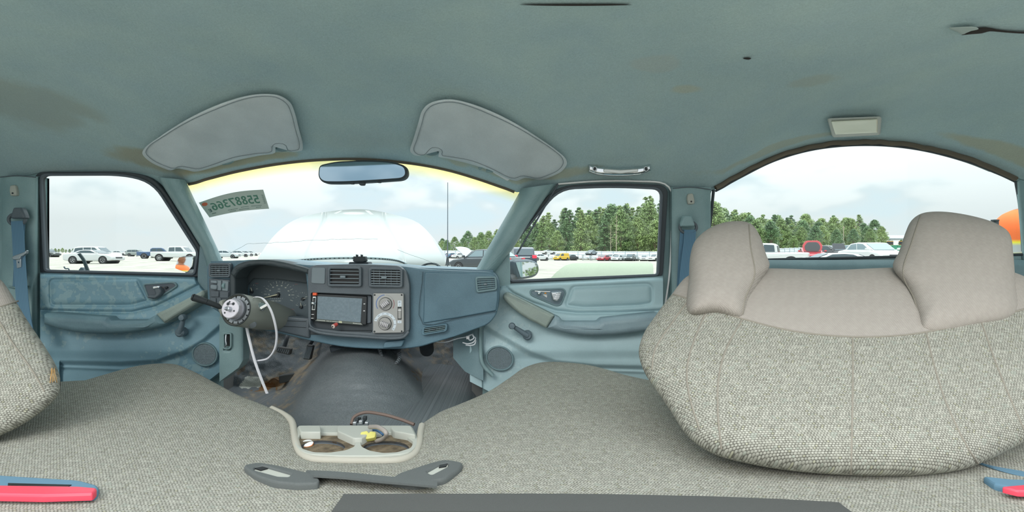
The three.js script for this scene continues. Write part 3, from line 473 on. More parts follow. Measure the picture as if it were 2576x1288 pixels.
{
  const t = thing('lap_belt', 'folded grey webbing bunched between the two belt buckles', 'seat belt');
  for (let k = 0; k < 4; k++) part('webbing_fold', strap([on(768 + k * 8, 1203 + k * 8, 0.010 + 0.006 * k), on(850 + k * 12, 1212 + k * 9, 0.014 + 0.006 * k), on(930 + k * 10, 1222 + k * 8, 0.013 + 0.006 * k), on(1040 + k * 20, 1230 + k * 7, 0.010 + 0.005 * k)], V(0.1, 0, 1), 0.026, 0.004), M.belt, t);
  part('webbing', strap([on(850, 1296, 0.020), on(1100, 1298, 0.022), on(1500, 1299, 0.022), on(1900, 1306, 0.020), on(2140, 1316, 0.018)], V(0, 0, 1), 0.07, 0.006), mat(0x4c4e4c, 0.8, { bumpMap: fineGrain, bumpScale: 0.0006 }), t);
  const r = thing('belt_buckle', 'blue grey belt buckle with long red release button on the driver cushion', 'seat belt');
  part('housing', plan(planPx(rp([[-80, 1196], [60, 1205], [200, 1214], [252, 1228], [244, 1252], [120, 1256], [-80, 1252]], 14), yS + 0.02), YC + yS + 0.026, 0.02, 0.006), M.beltBlue, r);
  part('release_button', plan(planPx(rp([[-80, 1226], [60, 1228], [200, 1230], [246, 1234], [234, 1248], [110, 1252], [-80, 1248]], 6), yS + 0.028), YC + yS + 0.034, 0.014, 0.005), mat(0xe0455a, 0.4), r);
  part('slot', plan(planPx([[20, 1217], [180, 1221], [170, 1226], [20, 1223]], yS + 0.026), YC + yS + 0.0275, 0.003, 0), M.black, r);
  const r2 = thing('belt_buckle', 'blue belt end with red release button tucked below the backrest', 'seat belt');
  part('webbing', strap([on(2425, 1172, 0.02), on(2460, 1190, 0.022), on(2520, 1206, 0.02), on(2600, 1216, 0.016)], V(0.3, 0, 1), 0.04, 0.004), M.beltBlue, r2);
  part('housing', plan(planPx(rp([[2470, 1206], [2540, 1214], [2700, 1216], [2700, 1246], [2560, 1240], [2500, 1226]], 10), yS + 0.02), YC + yS + 0.028, 0.02, 0.006), M.beltBlue, r2);
  part('release_button', plan(planPx(rp([[2520, 1231], [2576, 1226], [2700, 1228], [2700, 1244], [2560, 1241]], 4), yS + 0.028), YC + yS + 0.034, 0.012, 0.004), mat(0xe0455a, 0.4), r2);
}
// ---------------------------------------------------------------- cup holder console in the cushion cut-out
{
  const t = thing('cup_holder', 'pale grey plastic double cup holder set into the front of the bench', 'cup holder'), yT = -0.450, pp = (a) => planPx(a, yT), pq = (a) => planPx(a, yT + 0.01);
  const outer = rp([[748, 1070], [1036, 1070], [1056, 1112], [1030, 1140], [950, 1146], [850, 1146], [765, 1141], [736, 1112]], [10, 10, 20, 24, 10, 10, 24, 20]);
  const inL = rp([[758, 1088], [806, 1088], [850, 1088], [862, 1092], [893, 1105], [893, 1122], [870, 1132], [830, 1138], [790, 1137], [760, 1128], [745, 1112]], 7), inR = rp([[908, 1105], [936, 1094], [985, 1086], [1016, 1094], [1040, 1110], [1034, 1126], [1000, 1137], [965, 1139], [930, 1133], [908, 1122]], 7);
  part('rim', plan(pp(outer), YC + yT, 0.014, 0.004, [pp(inL), pp(inR), pp(rp([[808, 1066], [848, 1066], [848, 1086], [808, 1086]], 2))].slice(0, 2)), M.cream, t);
  const dirt = mat(0xffffff, 0.95, { map: mottle([96, 84, 66], [140, 126, 102], 10, 12, 6), bumpMap: fineGrain, bumpScale: 0.003 });
  part('tray', plan(pp(grow(outer, -4)), YC + yT - 0.008, 0.006, 0, [pp(ell(812, 1116, 56, 17)), pp(ell(971, 1118, 58, 17))]), dirt, t);
  for (const c of [[812, 1116, 56, 17], [971, 1118, 58, 17]]) { const pts = pp(ell(...c)), o = pp(ell(c[0], c[1], c[2] + 4, c[3] + 1.4)); const w = part('cup_well', plan(o, YC + yT - 0.009, 0.02, 0, [pts]), M.rubber, t); part('grime', plan(pts, YC + yT - 0.017, 0.008, 0), dirt, w); }
  part('tab', plan(pq(rp([[849, 1070], [937, 1070], [938, 1084], [912, 1101], [890, 1102], [849, 1084]], 4)), YC + yT + 0.01, 0.022, 0.003), M.cream, t);
  part('tab', plan(pq(rp([[981, 1073], [1034, 1070], [1046, 1094], [1016, 1088], [990, 1084]], 4)), YC + yT + 0.01, 0.022, 0.003), M.cream, t);
  part('tab', plan(pq(rp([[750, 1070], [806, 1070], [808, 1086], [756, 1086]], 4)), YC + yT + 0.01, 0.022, 0.003), M.cream, t);
  const coin = thing('token', 'small pale and orange bottle cap in the driver side cup well', 'cap');
  const c0 = onY(773, 1117, yT - 0.014); part('disc', lathe([[0, 0], [0.014, 0], [0.014, 0.003], [0.011, 0.005], [0, 0.005]], c0, V(0.1, 1, 0.3)), M.white, coin); part('band', lathe([[0.0135, -0.001], [0.0148, 0], [0.0148, 0.002], [0.0135, 0.003]], c0, V(0.1, 1, 0.3)), mat(0xe58f4d, 0.5), coin);
  const wire = thing('wiring_harness', 'brown looped cable with a yellow connector in the cup holder', 'cable'), wm = mat(0x6a5a52, 0.6);
  part('cable', tube([onY(884, 1068, -.455), onY(890, 1050, -.44), onY(915, 1038, -.43), onY(960, 1042, -.43), onY(1005, 1054, -.44), onY(1042, 1068, -.45)], 0.0045, 7), wm, wire);
  part('cable', tube([onY(930, 1074, -.43), onY(955, 1076, -.415), onY(972, 1090, -.42), onY(966, 1102, -.44), onY(945, 1110, -.46), onY(932, 1112, -.47)], 0.0055, 7), mat(0x9a938c, 0.5), wire);
  part('cable', tube([onY(925, 1084, -.45), onY(945, 1082, -.44), onY(962, 1092, -.445), onY(964, 1100, -.46)], 0.003, 6), mat(0x42688e, 0.5), wire);
  const cb = onY(927, 1101, -.45); part('connector', new THREE.ExtrudeGeometry(shapeOf(rp([[-.017, -.006], [.0, -.009], [.017, -.005], [.017, .007], [.005, .009], [.002, .003], [-.005, .010], [-.017, .007]], .002)), { depth: 0.010, bevelSize: 0.002, bevelThickness: 0.002, bevelSegments: 2 }).rotateX(-0.9).translate(cb.x, cb.y, cb.z), mat(0xcbc66e, 0.5), wire);
  for (let k = 0; k < 7; k++) { const b = onY(893 + k * 5, 1066 - (k % 3) * 5, -.45); part('terminal', box(b.x, b.y + 0.004 * (k % 2), b.z, 0.010, 0.012, 0.012, 0.002), k % 3 ? M.dark : M.steel, wire); }
}

// ---------------------------------------------------------------- doors
const pdist = (u, v, pl) => { let b = 1e9; for (let i = 1; i < pl.length; i++) { const [x0, y0] = pl[i - 1], [x1, y1] = pl[i], dx = x1 - x0, dy = y1 - y0, t = clamp(((u - x0) * dx + (v - y0) * dy) / (dx * dx + dy * dy)); b = Math.min(b, Math.hypot(u - x0 - dx * t, v - y0 - dy * t)); } return b; };
const inside = (u, v, pl) => { let r = false; for (let i = 0, j = pl.length - 1; i < pl.length; j = i++) { const [xi, yi] = pl[i], [xj, yj] = pl[j]; if ((yi > v) !== (yj > v) && u < (xj - xi) * (v - yi) / (yj - yi) + xi) r = !r; } return r; };
const groove = (u, v, pl, w, k) => k * Math.exp(-((pdist(u, v, pl) / w) ** 2));
const sdf = (u, v, pl) => (inside(u, v, pl) ? -1 : 1) * pdist(u, v, [...pl, pl[0]]);
function doorTex(seed, blot, base, pale) {                          // faded paint: pale sun-bleached patches with ragged dark rims on the darker teal
  return tex(1024, 640, (i, j) => {
    const x = i / 1024, y = j / 640, n = fbm(x * 5, y * 3.2, seed, 5), m = fbm(x * 44, y * 27, seed + 3, 4), g = (hash(i, j, seed) - 0.5) * 7;
    let c = base.map((k) => k + (n - .5) * 22), best = -1;
    for (const [cx, cy, rx, ry, s] of blot) { const e = Math.hypot((x - cx) / rx, (y - cy) / ry); if (e < 1.3) best = Math.max(best, 0.17 * (1 - e) * s); }
    if (best > -1) { const k = m + best, a = sstep(0.58, 0.60, k), rim = Math.exp(-(((k - 0.575) / 0.014) ** 2)); c = c.map((q, t) => lerp(q, pale[t], a * 0.45) - rim * 9); }
    return c.map((k) => k + g);
  });
}
const gDoor = 'door panels';
function door(sideL) {
  const L = sideL, t = thing('door_panel', L ? 'teal driver door panel with peeling sun-bleached patches' : 'teal passenger door panel with smooth trim, coloured paler as the sunlit side', 'door panel');
  const mir = (pts) => pts;
  const u0 = L ? 101 : 1182, u1 = L ? 560 : 1668, base = DW - 0.05;
  const top = L ? lin([[101, 685], [490, 697], [504, 714], [526, 738], [560, 776]]) : lin([[1182, 812], [1236, 735], [1262, 716], [1280, 713], [1662, 694], [1668, 694]]);
  const pad = L ? rp([[127, 704], [345, 702], [372, 756], [330, 768], [128, 768]], [10, 6, 6, 14, 12]) : rp([[1440, 722], [1630, 714], [1640, 722], [1640, 762], [1610, 768], [1470, 774], [1424, 768]], 9);
  const line = L ? [[102, 781], [220, 785], [330, 786], [390, 772], [440, 748], [498, 718]] : [[1272, 722], [1290, 738], [1340, 762], [1398, 782], [1450, 788], [1560, 787], [1664, 782]];
  const sweep = L ? [[150, 905], [300, 908], [395, 902], [460, 880], [510, 850], [556, 810]] : [[1214, 808], [1240, 828], [1290, 856], [1340, 884], [1400, 904], [1500, 915], [1640, 918]];
  const rib1 = L ? [[150, 923], [330, 930]] : [[1520, 932], [1640, 936]];
  const dfn = (u, v) => {
    let d = base, tv = top(u);
    d += 0.035 * Math.pow(clamp(1 - (v - tv) / 14), 2);           // rolled top edge
    d -= 0.010 * sstep(780, 800, v);
    const s = sdf(u, v, pad); d += s < 0 ? -0.005 * sstep(0, -16, s) : 0; d += groove(u, v, [...pad, pad[0]], 4.2, 0.007);
    d += groove(u, v, line, 3.6, 0.010); d += groove(u, v, line.map(([a, b]) => [a, b - 10]), 5, -0.003);
    const below = inside(u, v, [...sweep, [sweep[sweep.length - 1][0], 1100], [sweep[0][0], 1100]]);
    d += below ? 0.012 * sstep(0, 16, pdist(u, v, sweep)) - 0.008 * Math.exp(-((pdist(u, v, sweep) / 9) ** 2)) : -0.008 * Math.exp(-((pdist(u, v, sweep) / 20) ** 2)); d += groove(u, v, rib1, 4, -0.006);
    d -= 0.02 * sstep(840, 880, v) * sstep(905, 880, v) * 0.6;
    return d;
  };
  const tx = doorTex(L ? 21 : 33, L ? [[0.22, 0.78, 0.26, 0.30, 1], [0.03, 0.78, 0.06, 0.3, 0.9], [0.50, 0.66, 0.25, 0.14, 0.6], [0.70, 0.82, 0.14, 0.2, 0.8], [0.72, 0.28, 0.14, 0.14, 0.9], [0.84, 0.18, 0.09, 0.14, 0.9], [0.35, 0.1, 0.2, 0.05, .4]] : [[0.14, 0.5, 0.14, 0.3, 0.5]], L ? [120, 156, 170] : [170, 198, 204], L ? [158, 182, 182] : [186, 208, 210]);  // passenger base colour is paler: sunlight on that side put into the paint
  tx.wrapS = tx.wrapT = THREE.ClampToEdgeWrapping;
  const dm = mat(0xffffff, 0.5, { map: tx, bumpMap: grain, bumpScale: 0.0004 });
  part('panel', relief(u0, u1, top, L ? lin([[101, 1000], [470, 1000], [560, 930]]) : lin([[1182, 960], [1260, 1000], [1668, 1000]]), 330, 210, dfn, 0.03, (p, s, q) => [s, 1 - q]), dm, t);
  const arm = L ? rp([[102, 789], [205, 796], [262, 799], [270, 808], [362, 807], [370, 800], [389, 790], [412, 815], [402, 823], [330, 839], [240, 844], [160, 836], [102, 818]], [3, 20, 6, 6, 5, 6, 3, 3, 14, 40, 40, 40, 3])
    : rp([[1396, 794], [1410, 800], [1418, 811], [1506, 811], [1514, 802], [1660, 788], [1652, 820], [1637, 834], [1560, 844], [1482, 848], [1420, 840], [1375, 827]], [3, 6, 6, 5, 6, 3, 8, 10, 30, 40, 30, 4]);
  part('armrest', face(arm, base - 0.075, 0.085, 0.026), L ? plastic([104, 132, 142], [118, 148, 156], 0.5) : plastic([130, 152, 162], [144, 166, 174], 0.5), t);  // passenger armrest colour also carries the sunlit tone
  const capP = L ? rp([[389, 790], [430, 771], [495, 737], [508, 729], [514, 742], [492, 766], [412, 815]], [3, 20, 8, 6, 8, 20, 3]) : rp([[1396, 794], [1375, 827], [1310, 794], [1268, 756], [1264, 744], [1276, 736], [1330, 762]], [3, 3, 30, 12, 8, 8, 30]);
  part('armrest_cap', face(capP, base - 0.072, 0.08, 0.013), plastic([136, 150, 144], [152, 166, 158], 0.5), t);
  // pull handle set in a triangular bezel
  const bz = L ? rp([[360, 716], [436, 711], [444, 719], [388, 754], [374, 752]], [7, 8, 6, 12, 8]) : rp([[1335, 731], [1416, 727], [1422, 735], [1410, 766], [1398, 768], [1336, 741]], [6, 8, 6, 8, 8, 8]);
  const hb = new THREE.Group(); hb.name = 'handle_bezel'; t.add(hb);
  part('frame', face(grow(bz, 3), base - 0.008, 0.016, 0.004, [grow(bz, -1.5)]), M.trimDark, hb);
  part('recess', face(bz, base + 0.006 - 0.010, 0.012, 0), L ? M.rubber : mat(0x6f828c, 0.4, { metalness: 0.3 }), hb);
  const lv = L ? rp([[383, 722], [398, 721], [405, 733], [402, 743], [390, 752], [370, 750], [369, 744], [388, 743], [390, 737]], 4) : rp([[1386, 736], [1414, 734], [1410, 752], [1402, 760], [1390, 756]], 4);
  part('pull_lever', face(lv, base - 0.030, 0.022, 0.006), L ? M.bezel : M.steel, hb);
  if (L) part('lever_lip', face(rp([[383, 721], [398, 720], [400, 725], [384, 727]], 2), base - 0.034, 0.01, 0.003), M.chrome, hb);
  else for (let k = 0; k < 4; k++) part('chrome_bar', face(rp([[1400 - k * 2, 737 + k * 4.4], [1412 - k * 1.6, 736.6 + k * 4.4], [1411.6 - k * 1.6, 738.2 + k * 4.4], [1399.6 - k * 2, 738.6 + k * 4.4]], .5), base - 0.034, 0.006, 0.001), M.chrome, hb);
  if (!L) { part('chrome_strip', face([[1345, 731.5], [1384, 733], [1384, 734.4], [1346, 733.2]], base - 0.008, 0.004, 0), M.chrome, hb); part('lock_knob', new THREE.SphereGeometry(0.008, 16, 12).translate(...P(1356, 738, base - 0.012).toArray()), M.chrome, hb); for (let k = 0; k < 3; k++) part('chrome_strip', face([[1366 + k * 3, 741.6 + k * 2.4], [1376, 741.8 + k * 2.4], [1376, 743 + k * 2.4], [1368 + k * 3, 743 + k * 2.4]], base - 0.008, 0.004, 0), M.chrome, hb); }
  const lo = L ? [406, 724] : [1372, 737.6]; part('lock_flag', face(rect(lo[0] - 2.4, lo[1] - 1.4, lo[0] + 2.4, lo[1] + 1.4), base - 0.007, 0.004, 0.0005), mat(0xf0a038, 0.4), hb);
  if (L) part('lock_knob', face(rp([[413, 722], [419, 720.5], [421, 724], [415, 728]], 1), base - 0.012, 0.012, 0.002), M.dark, hb);
  // window crank
  const a = L ? P(453, 836, base - 0.045) : P(1327, 844, base - 0.045), b = L ? P(463, 798, base - 0.065) : P(1288, 819, base - 0.065);
  const ck = new THREE.Group(); ck.name = 'window_crank'; t.add(ck); const cm = mat(0x63747d, 0.45);
  part('hub', lathe([[0, 0.03], [0.012, 0.03], [0.018, 0.024], [0.019, 0], [0, 0]], a.clone().add(V(0, 0, -0.02)), V(0, 0, 1)), cm, ck);
  part('arm', cap(a.clone().add(V(0, 0, 0.004)), b, 0.012, 0.007, 12), cm, ck);
  part('knob', lathe([[0, 0.028], [0.010, 0.026], [0.013, 0.018], [0.011, 0], [0, 0]], b.clone().add(V(0, 0, -0.006)), V(0, 0, 1)), cm, ck);
  // speaker
  const sc = L ? [514, 892, 33, 30, 0.3] : [1257, 902, 36, 31, 0.35];
  const sp = new THREE.Group(); sp.name = 'speaker'; t.add(sp);
  part('rim', face(ell(sc[0], sc[1], sc[2], sc[3], 40, sc[4]), base - 0.016, 0.02, 0.005, [ell(sc[0], sc[1], sc[2] * 0.87, sc[3] * 0.87, 40, sc[4])]), M.trimDark, sp);
  part('grille', face(ell(sc[0], sc[1], sc[2] * 0.88, sc[3] * 0.88, 40, sc[4]), base - 0.012, 0.01, 0.003), mat(0x76868c, 0.8, { bumpMap: tex(64, 64, (i, j) => 255 * sstep(0.2, 0.4, Math.hypot((i % 16) / 16 - 0.5, (j % 16) / 16 - 0.5)), false, 60), bumpScale: 0.002 }), sp);
  return t;
}
door(true); door(false);
// lower kick panels beside the footwells
{
  const k1 = thing('kick_panel', 'teal kick panel with hood release lever beside the pedals', 'trim panel');
  part('panel', relief(552, 612, lin([[552, 800], [560, 776], [612, 820]]), lin([[552, 960], [600, 925], [612, 905]]), 24, 40, (u, v) => DW - 0.07 - 0.02 * Math.sqrt(clamp(1 - ((u - 575) / 38) ** 2)) + 0.02 * sstep(840, 846, v) * sstep(884, 876, v) * sstep(562, 566, u) * sstep(582, 578, u), 0.05), M.trim, k1);
  part('release_housing', face(rp([[560, 836], [582, 838], [582, 872], [576, 880], [560, 878]], 5), DW - 0.10, 0.02, 0.004, [rect(563, 841, 578, 872, 2)]), M.trim, k1);
  part('release_pocket', face(rect(562, 840, 579, 873), DW - 0.086, 0.006, 0), M.black, k1);
  part('release_lever', tubePx([[569, 842, DW - .105], [568, 856, DW - .11], [569, 868, DW - .112], [565, 873, DW - .11]], 0.0035, 7), M.steel, k1);
  const k2 = thing('kick_panel', 'worn teal kick panel beside the passenger footwell', 'trim panel');
  part('panel', relief(1140, 1216, lin([[1140, 850], [1216, 808]]), lin([[1140, 900], [1170, 935], [1216, 958]]), 24, 40, (u, v) => DW - 0.05 - 0.03 * sstep(1150, 1205, u) , 0.05), M.trimDark, k2);
  part('edge_roll', tubePx([[1208, 812, DW - .085], [1209, 870, DW - .085], [1214, 915, DW - .085], [1240, 945, DW - .085]], 0.008, 8), M.trim, k2);
}
// coat hooks and shoulder belts on the door posts
function hook(label, u, v, d) {
  const t = thing('coat_hook', label, 'hook');
  part('plate', face(rp([[u - 8, v - 13], [u + 5, v - 14], [u + 9, v + 2], [u + 9, v + 13], [u - 7, v + 14], [u - 10, v]], 4), d, 0.016, 0.005), M.cream, t);
  part('screw', lathe([[0, 0.003], [0.003, 0.002], [0.0035, 0], [0, 0]], P(u, v + 7, d), V(0, 0, 1), 12), M.dark, t);
}
hook('cream coat hook on the driver side door post', 32, 479, DW - 0.062); hook('cream coat hook on the passenger side door post', 1739, 500, DW - 0.062);
{
  const dd = DW - 0.075;
  const t = thing('shoulder_belt', 'blue shoulder belt with silver latch tongue on the driver side post', 'seat belt');
  const ring = (c, m) => { part('guide_loop', tubePx(ell(c[0], c[1] + 12, 21, 15, 16).map(([u, v]) => [u, v, dd + 0.004]), 0.006, 8, true, 3), M.bezel, t_); part('guide_cover', face(rp([[c[0] - 11, c[1] - 18], [c[0] + 9, c[1] - 18], [c[0] + 18, c[1] + 5], [c[0] + 16, c[1] + 10], [c[0] - 17, c[1] + 10], [c[0] - 18, c[1] + 5]], 4), dd - 0.016, 0.024, 0.007), m, t_); };
  let t_ = t; ring([43, 540], M.bezel);
  part('webbing', strap([P(43, 556, dd), P(46, 600, dd - 0.004), P(48, 640, dd - 0.01), P(52, 700, dd - 0.02), P(58, 770, dd - 0.05), P(72, 850, dd - 0.10)], V(1, 0.05, 0), 0.046, 0.003), M.web, t);
  part('rear_webbing', strap([P(51, 560, dd + 0.008), P(48, 640, dd + 0.008), P(44, 722, dd + 0.012)], V(1, 0.05, 0), 0.036, 0.003), M.web, t);
  part('tongue_bar', face(rp([[28, 648], [34, 643], [60, 634], [66, 629], [66, 637], [60, 642], [52, 646], [50, 652], [38, 654], [32, 653]], 2), dd - 0.022, 0.010, 0.003), M.steel, t);
  part('tongue_plate', face(rp([[40, 652], [52, 648], [53, 672], [42, 675]], 2), dd - 0.019, 0.004, 0.001, [rect(44, 658, 48, 662)]), M.steel, t);
  part('slot_sill', tubePx([[22, 721, dd + .01], [46, 724, dd + .006], [72, 721, dd + .01]], 0.004, 6), M.trim, t);
  const t2 = thing('shoulder_belt', 'blue shoulder belt hanging from the passenger side post', 'seat belt'); t_ = t2; ring([1731, 560], M.trim);
  part('webbing', strap([P(1736, 578, dd), P(1734, 610, dd - 0.002), P(1728, 660, dd - 0.01), P(1722, 720, dd - 0.02), P(1716, 800, dd - 0.03)], V(1, 0, 0.0), 0.046, 0.003), M.web, t2);
  part('rear_webbing', strap([P(1722, 578, dd + 0.006), P(1718, 640, dd + 0.006), P(1714, 720, dd + 0.008)], V(1, 0, 0.0), 0.034, 0.003), M.web, t2);
}

// ---------------------------------------------------------------- dashboard
const dash = thing('dashboard', 'blue-grey dashboard with open instrument pod and grey centre stack', 'dashboard');
const DD = 2.04;                                                 // depth of the dashboard's face
{
  const out = rp([[519, 672], [526, 660], [552, 656], [590, 657], [640, 652], [700, 657], [776, 668], [900, 664], [1010, 669], [1060, 677], [1150, 682], [1238, 683], [1252, 698], [1257, 740], [1251, 790], [1229, 816], [1150, 846], [1092, 862], [1062, 872], [1010, 879], [880, 877], [780, 858], [700, 838], [640, 826], [592, 806], [556, 790], [522, 768]], [8, 10, 20, 20, 60, 60, 20, 60, 30, 30, 60, 10, 12, 20, 18, 12, 40, 20, 14, 30, 60, 60, 40, 30, 14, 10, 8]);
  const pod = rp([[586, 684], [612, 667], [650, 662], [700, 665], [768, 684], [774, 740], [776, 806], [700, 812], [628, 798], [590, 780]], [12, 20, 40, 40, 10, 20, 8, 20, 20, 10]);
  part('body', face(out, DD, 0.30, 0.022, [pod]), M.dash, dash);
  // top pad running back to the windscreen
  part('top_pad', relief(530, 1240, lin([[530, 657], [640, 654], [776, 666], [1060, 674], [1240, 680]]), lin([[530, 668], [640, 664], [776, 676], [1060, 684], [1240, 690]]), 40, 6, () => DD + 0.06, 0.40), M.dash, dash);
  // hood of the instrument pod
  const hood = new THREE.Group(); hood.name = 'instrument_pod'; dash.add(hood);
  const pm = mat(0x3e484c, 0.6, { bumpMap: grain, bumpScale: 0.0004 });
  part('visor', face([...cr([[576, 688], [590, 668], [622, 656], [665, 653], [710, 659], [776, 676]], 6, false), ...cr([[776, 690], [704, 674], [655, 667], [622, 671], [600, 682], [588, 700]], 6, false)], DD - 0.035, 0.10, 0.012), pm, hood);
  part('side_cheek', face(rp([[576, 686], [590, 690], [592, 782], [578, 776]], 4), DD - 0.02, 0.10, 0.008), pm, hood);
  part('lower_shelf', face(rp([[640, 790], [778, 800], [778, 852], [690, 832], [640, 812]], 6), DD - 0.012, 0.03, 0.008), M.bezel, hood);
  for (let k = 0; k < 2; k++) part('shelf_groove', tubePx([[700, 806 + k * 14, DD - .0125], [770, 809 + k * 15, DD - .0125]], 0.0010, 5), M.dark, hood);
  // gauges: printed dial sheet with pointers standing on it
  const gt = canvasTex(1024, 640, (x, w, h) => {
    x.fillStyle = '#56646a'; x.fillRect(0, 0, w, h); const S = w / 190, px = (u) => (u - 585) * S, py = (v) => (v - 680) * S; x.lineCap = 'round'; x.textAlign = 'center'; x.textBaseline = 'middle';
    const dial = (cu, cv, r, a0, a1, n, big, txt, col = '#d8dccb', ky = 0.93) => { x.strokeStyle = col; for (let i = 0; i <= n; i++) { const a = lerp(a0, a1, i / n), L = i % big ? 0.90 : 0.82; x.lineWidth = i % big ? 2 : 4; x.beginPath(); x.moveTo(px(cu + Math.cos(a) * r), py(cv + Math.sin(a) * r * ky)); x.lineTo(px(cu + Math.cos(a) * r * L), py(cv + Math.sin(a) * r * L * ky)); x.stroke(); } x.fillStyle = col; (txt || []).forEach((s, i) => { const a = lerp(a0, a1, i / (txt.length - 1)); x.fillText(s, px(cu + Math.cos(a) * r * 0.68), py(cv + Math.sin(a) * r * 0.68 * ky)); }); };
    x.font = 'bold 20px sans-serif'; dial(702, 742, 38, Math.PI * 1.02, Math.PI * 2.14, 16, 2, ['10', '20', '30', '40', '50', '60', '70', '80', '']);
    x.font = '15px sans-serif'; x.fillText('MPH', px(702), py(727)); x.fillText('km/h', px(702), py(733)); for (let i = 0; i < 9; i++) { const a = lerp(Math.PI * 1.05, Math.PI * 2.05, i / 8); x.fillRect(px(702 + Math.cos(a) * 44) - 5, py(742 + Math.sin(a) * 41) - 2, 10, 3); }
    x.font = 'bold 13px sans-serif'; dial(637, 728, 12, Math.PI * 1.12, Math.PI * 1.95, 6, 3, ['0', '', '80'], '#d8dccb', 1); dial(626, 748, 12, Math.PI * 1.12, Math.PI * 1.95, 6, 3, ['100', '', '260'], '#d8dccb', 1);
    dial(760, 748, 13, Math.PI * 1.1, Math.PI * 1.95, 6, 3, ['8', '', '18'], '#d8dccb', 1); dial(757, 771, 13, Math.PI * 1.1, Math.PI * 1.9, 6, 3, ['E', '', 'F'], '#d8dccb', 1);
    x.fillStyle = '#cfd4c6'; x.font = 'bold 15px monospace'; x.fillText('UNLEADED FUEL ONLY', px(692), py(757)); x.fillText('P  R  N  D  3  2  1', px(695), py(751));
    x.fillStyle = '#1c2224'; x.fillRect(px(682), py(742) + 18, 120, 18); x.fillStyle = '#a05a58'; x.font = 'bold 14px sans-serif'; x.fillText('BRAKE', px(646), py(713)); x.fillText('CHECK', px(745), py(715)); x.fillText('BELTS', px(736), py(778));
  });
  gt.wrapS = gt.wrapT = THREE.ClampToEdgeWrapping;
  const gd = DD + 0.12, uvG = (p) => { const u = p.x / -p.z * F + 1288, v = 644 - (p.y - YC) / -p.z * F; return [u, v]; };
  const gu = P(585, 680, gd), gl = P(775, 798.75, gd), gW = gl.x - gu.x, gH = gu.y - gl.y;
  const cl = new THREE.Group(); cl.name = 'instrument_cluster'; hood.add(cl);
  part('dial_sheet', solid(2, 2, (s, t) => V(lerp(gu.x, gl.x + 0.02, s), lerp(gu.y, gl.y - 0.03, t), -gd), (s, t) => V(lerp(gu.x, gl.x + 0.02, s), lerp(gu.y, gl.y - 0.03, t), -gd - 0.01), (p) => [(p.x - gu.x) / gW, 1 - (gu.y - p.y) / gH]), mat(0xffffff, 0.55, { map: gt }), cl);
  void uvG;
  part('speed_pointer', cap(P(698, 741, gd - 0.008), P(664, 749, gd - 0.008), 0.0028, 0.001, 8), mat(0xd8d6b8, 0.5), cl);
  part('pointer_hub', lathe([[0, 0.010], [0.007, 0.009], [0.008, 0], [0, 0]], P(700, 741, gd), V(0, 0, 1), 16), M.dark, cl);
  for (const [a, b] of [[[634, 733], [631, 723]], [[762, 751], [769, 751]], [[758, 771], [756, 762]]]) { part('gauge_pointer', cap(P(a[0], a[1], gd - 0.006), P(b[0], b[1], gd - 0.006), 0.0016, 0.0008, 6), mat(0xe2e0cc, 0.5), cl); part('pointer_hub', lathe([[0, 0.008], [0.006, 0.007], [0.007, 0], [0, 0]], P(a[0], a[1] + 1, gd), V(0, 0, 1), 14), M.dark, cl); }
  part('brow', face(rp([[586, 684], [608, 666], [660, 659], [720, 663], [772, 680], [772, 712], [700, 702], [636, 700], [622, 716], [610, 780], [592, 782]], 4), DD + 0.10, 0.012, 0.002), mat(0x4a5458, 0.6), cl);
}
// air vents
function vent(name, pts, d, nS, nV, opt = {}) {
  const g = new THREE.Group(); g.name = name; dash.add(g); const [a, b, c, e] = pts;               // corners: left top, right top, right bottom, left bottom
  const fm = opt.m || M.bezel, q = (s, t) => [lerp(lerp(a[0], b[0], s), lerp(e[0], c[0], s), t), lerp(lerp(a[1], b[1], s), lerp(e[1], c[1], s), t)];
  const ring = rp(pts, opt.r ?? 5), inner = rp([q(.06, .1), q(.94, .1), q(.94, .9), q(.06, .9)], 3);
  part('frame', face(grow(ring, 2), d - 0.010, 0.02, 0.004, [inner]), fm, g);
  part('duct', face(grow(inner, 1.5), d + 0.004, 0.004, 0), M.black, g);
  for (let k = 0; k < nS; k++) { const t = 0.1 + 0.8 * (k + 0.5) / nS, h = opt.h ?? 0.035; part('slat', face([q(.05, t - h), q(.95, t - h), q(.95, t + h), q(.05, t + h)], d - 0.007, 0.010, 0.001), opt.s || M.greyPl, g); }
  for (let k = 0; k < nV; k++) { const s = 0.06 + 0.88 * (k + 0.5) / nV; part('vane', face([q(s - .012, .1), q(s + .012, .1), q(s + .012, .9), q(s - .012, .9)], d - 0.001, 0.004, 0), M.rubber, g); }
  const kx = opt.k ?? 0.45; part('vent_knob', face(rp([q(kx - .08, .45), q(kx + .08, .45), q(kx + .08, .57), q(kx - .08, .57)], 1), d - 0.013, 0.008, 0.002), M.greyPl, g);
  return g;
}
vent('air_vent', [[526, 664], [577, 664], [577, 696], [526, 696]], DD - 0.012, 5, 5);
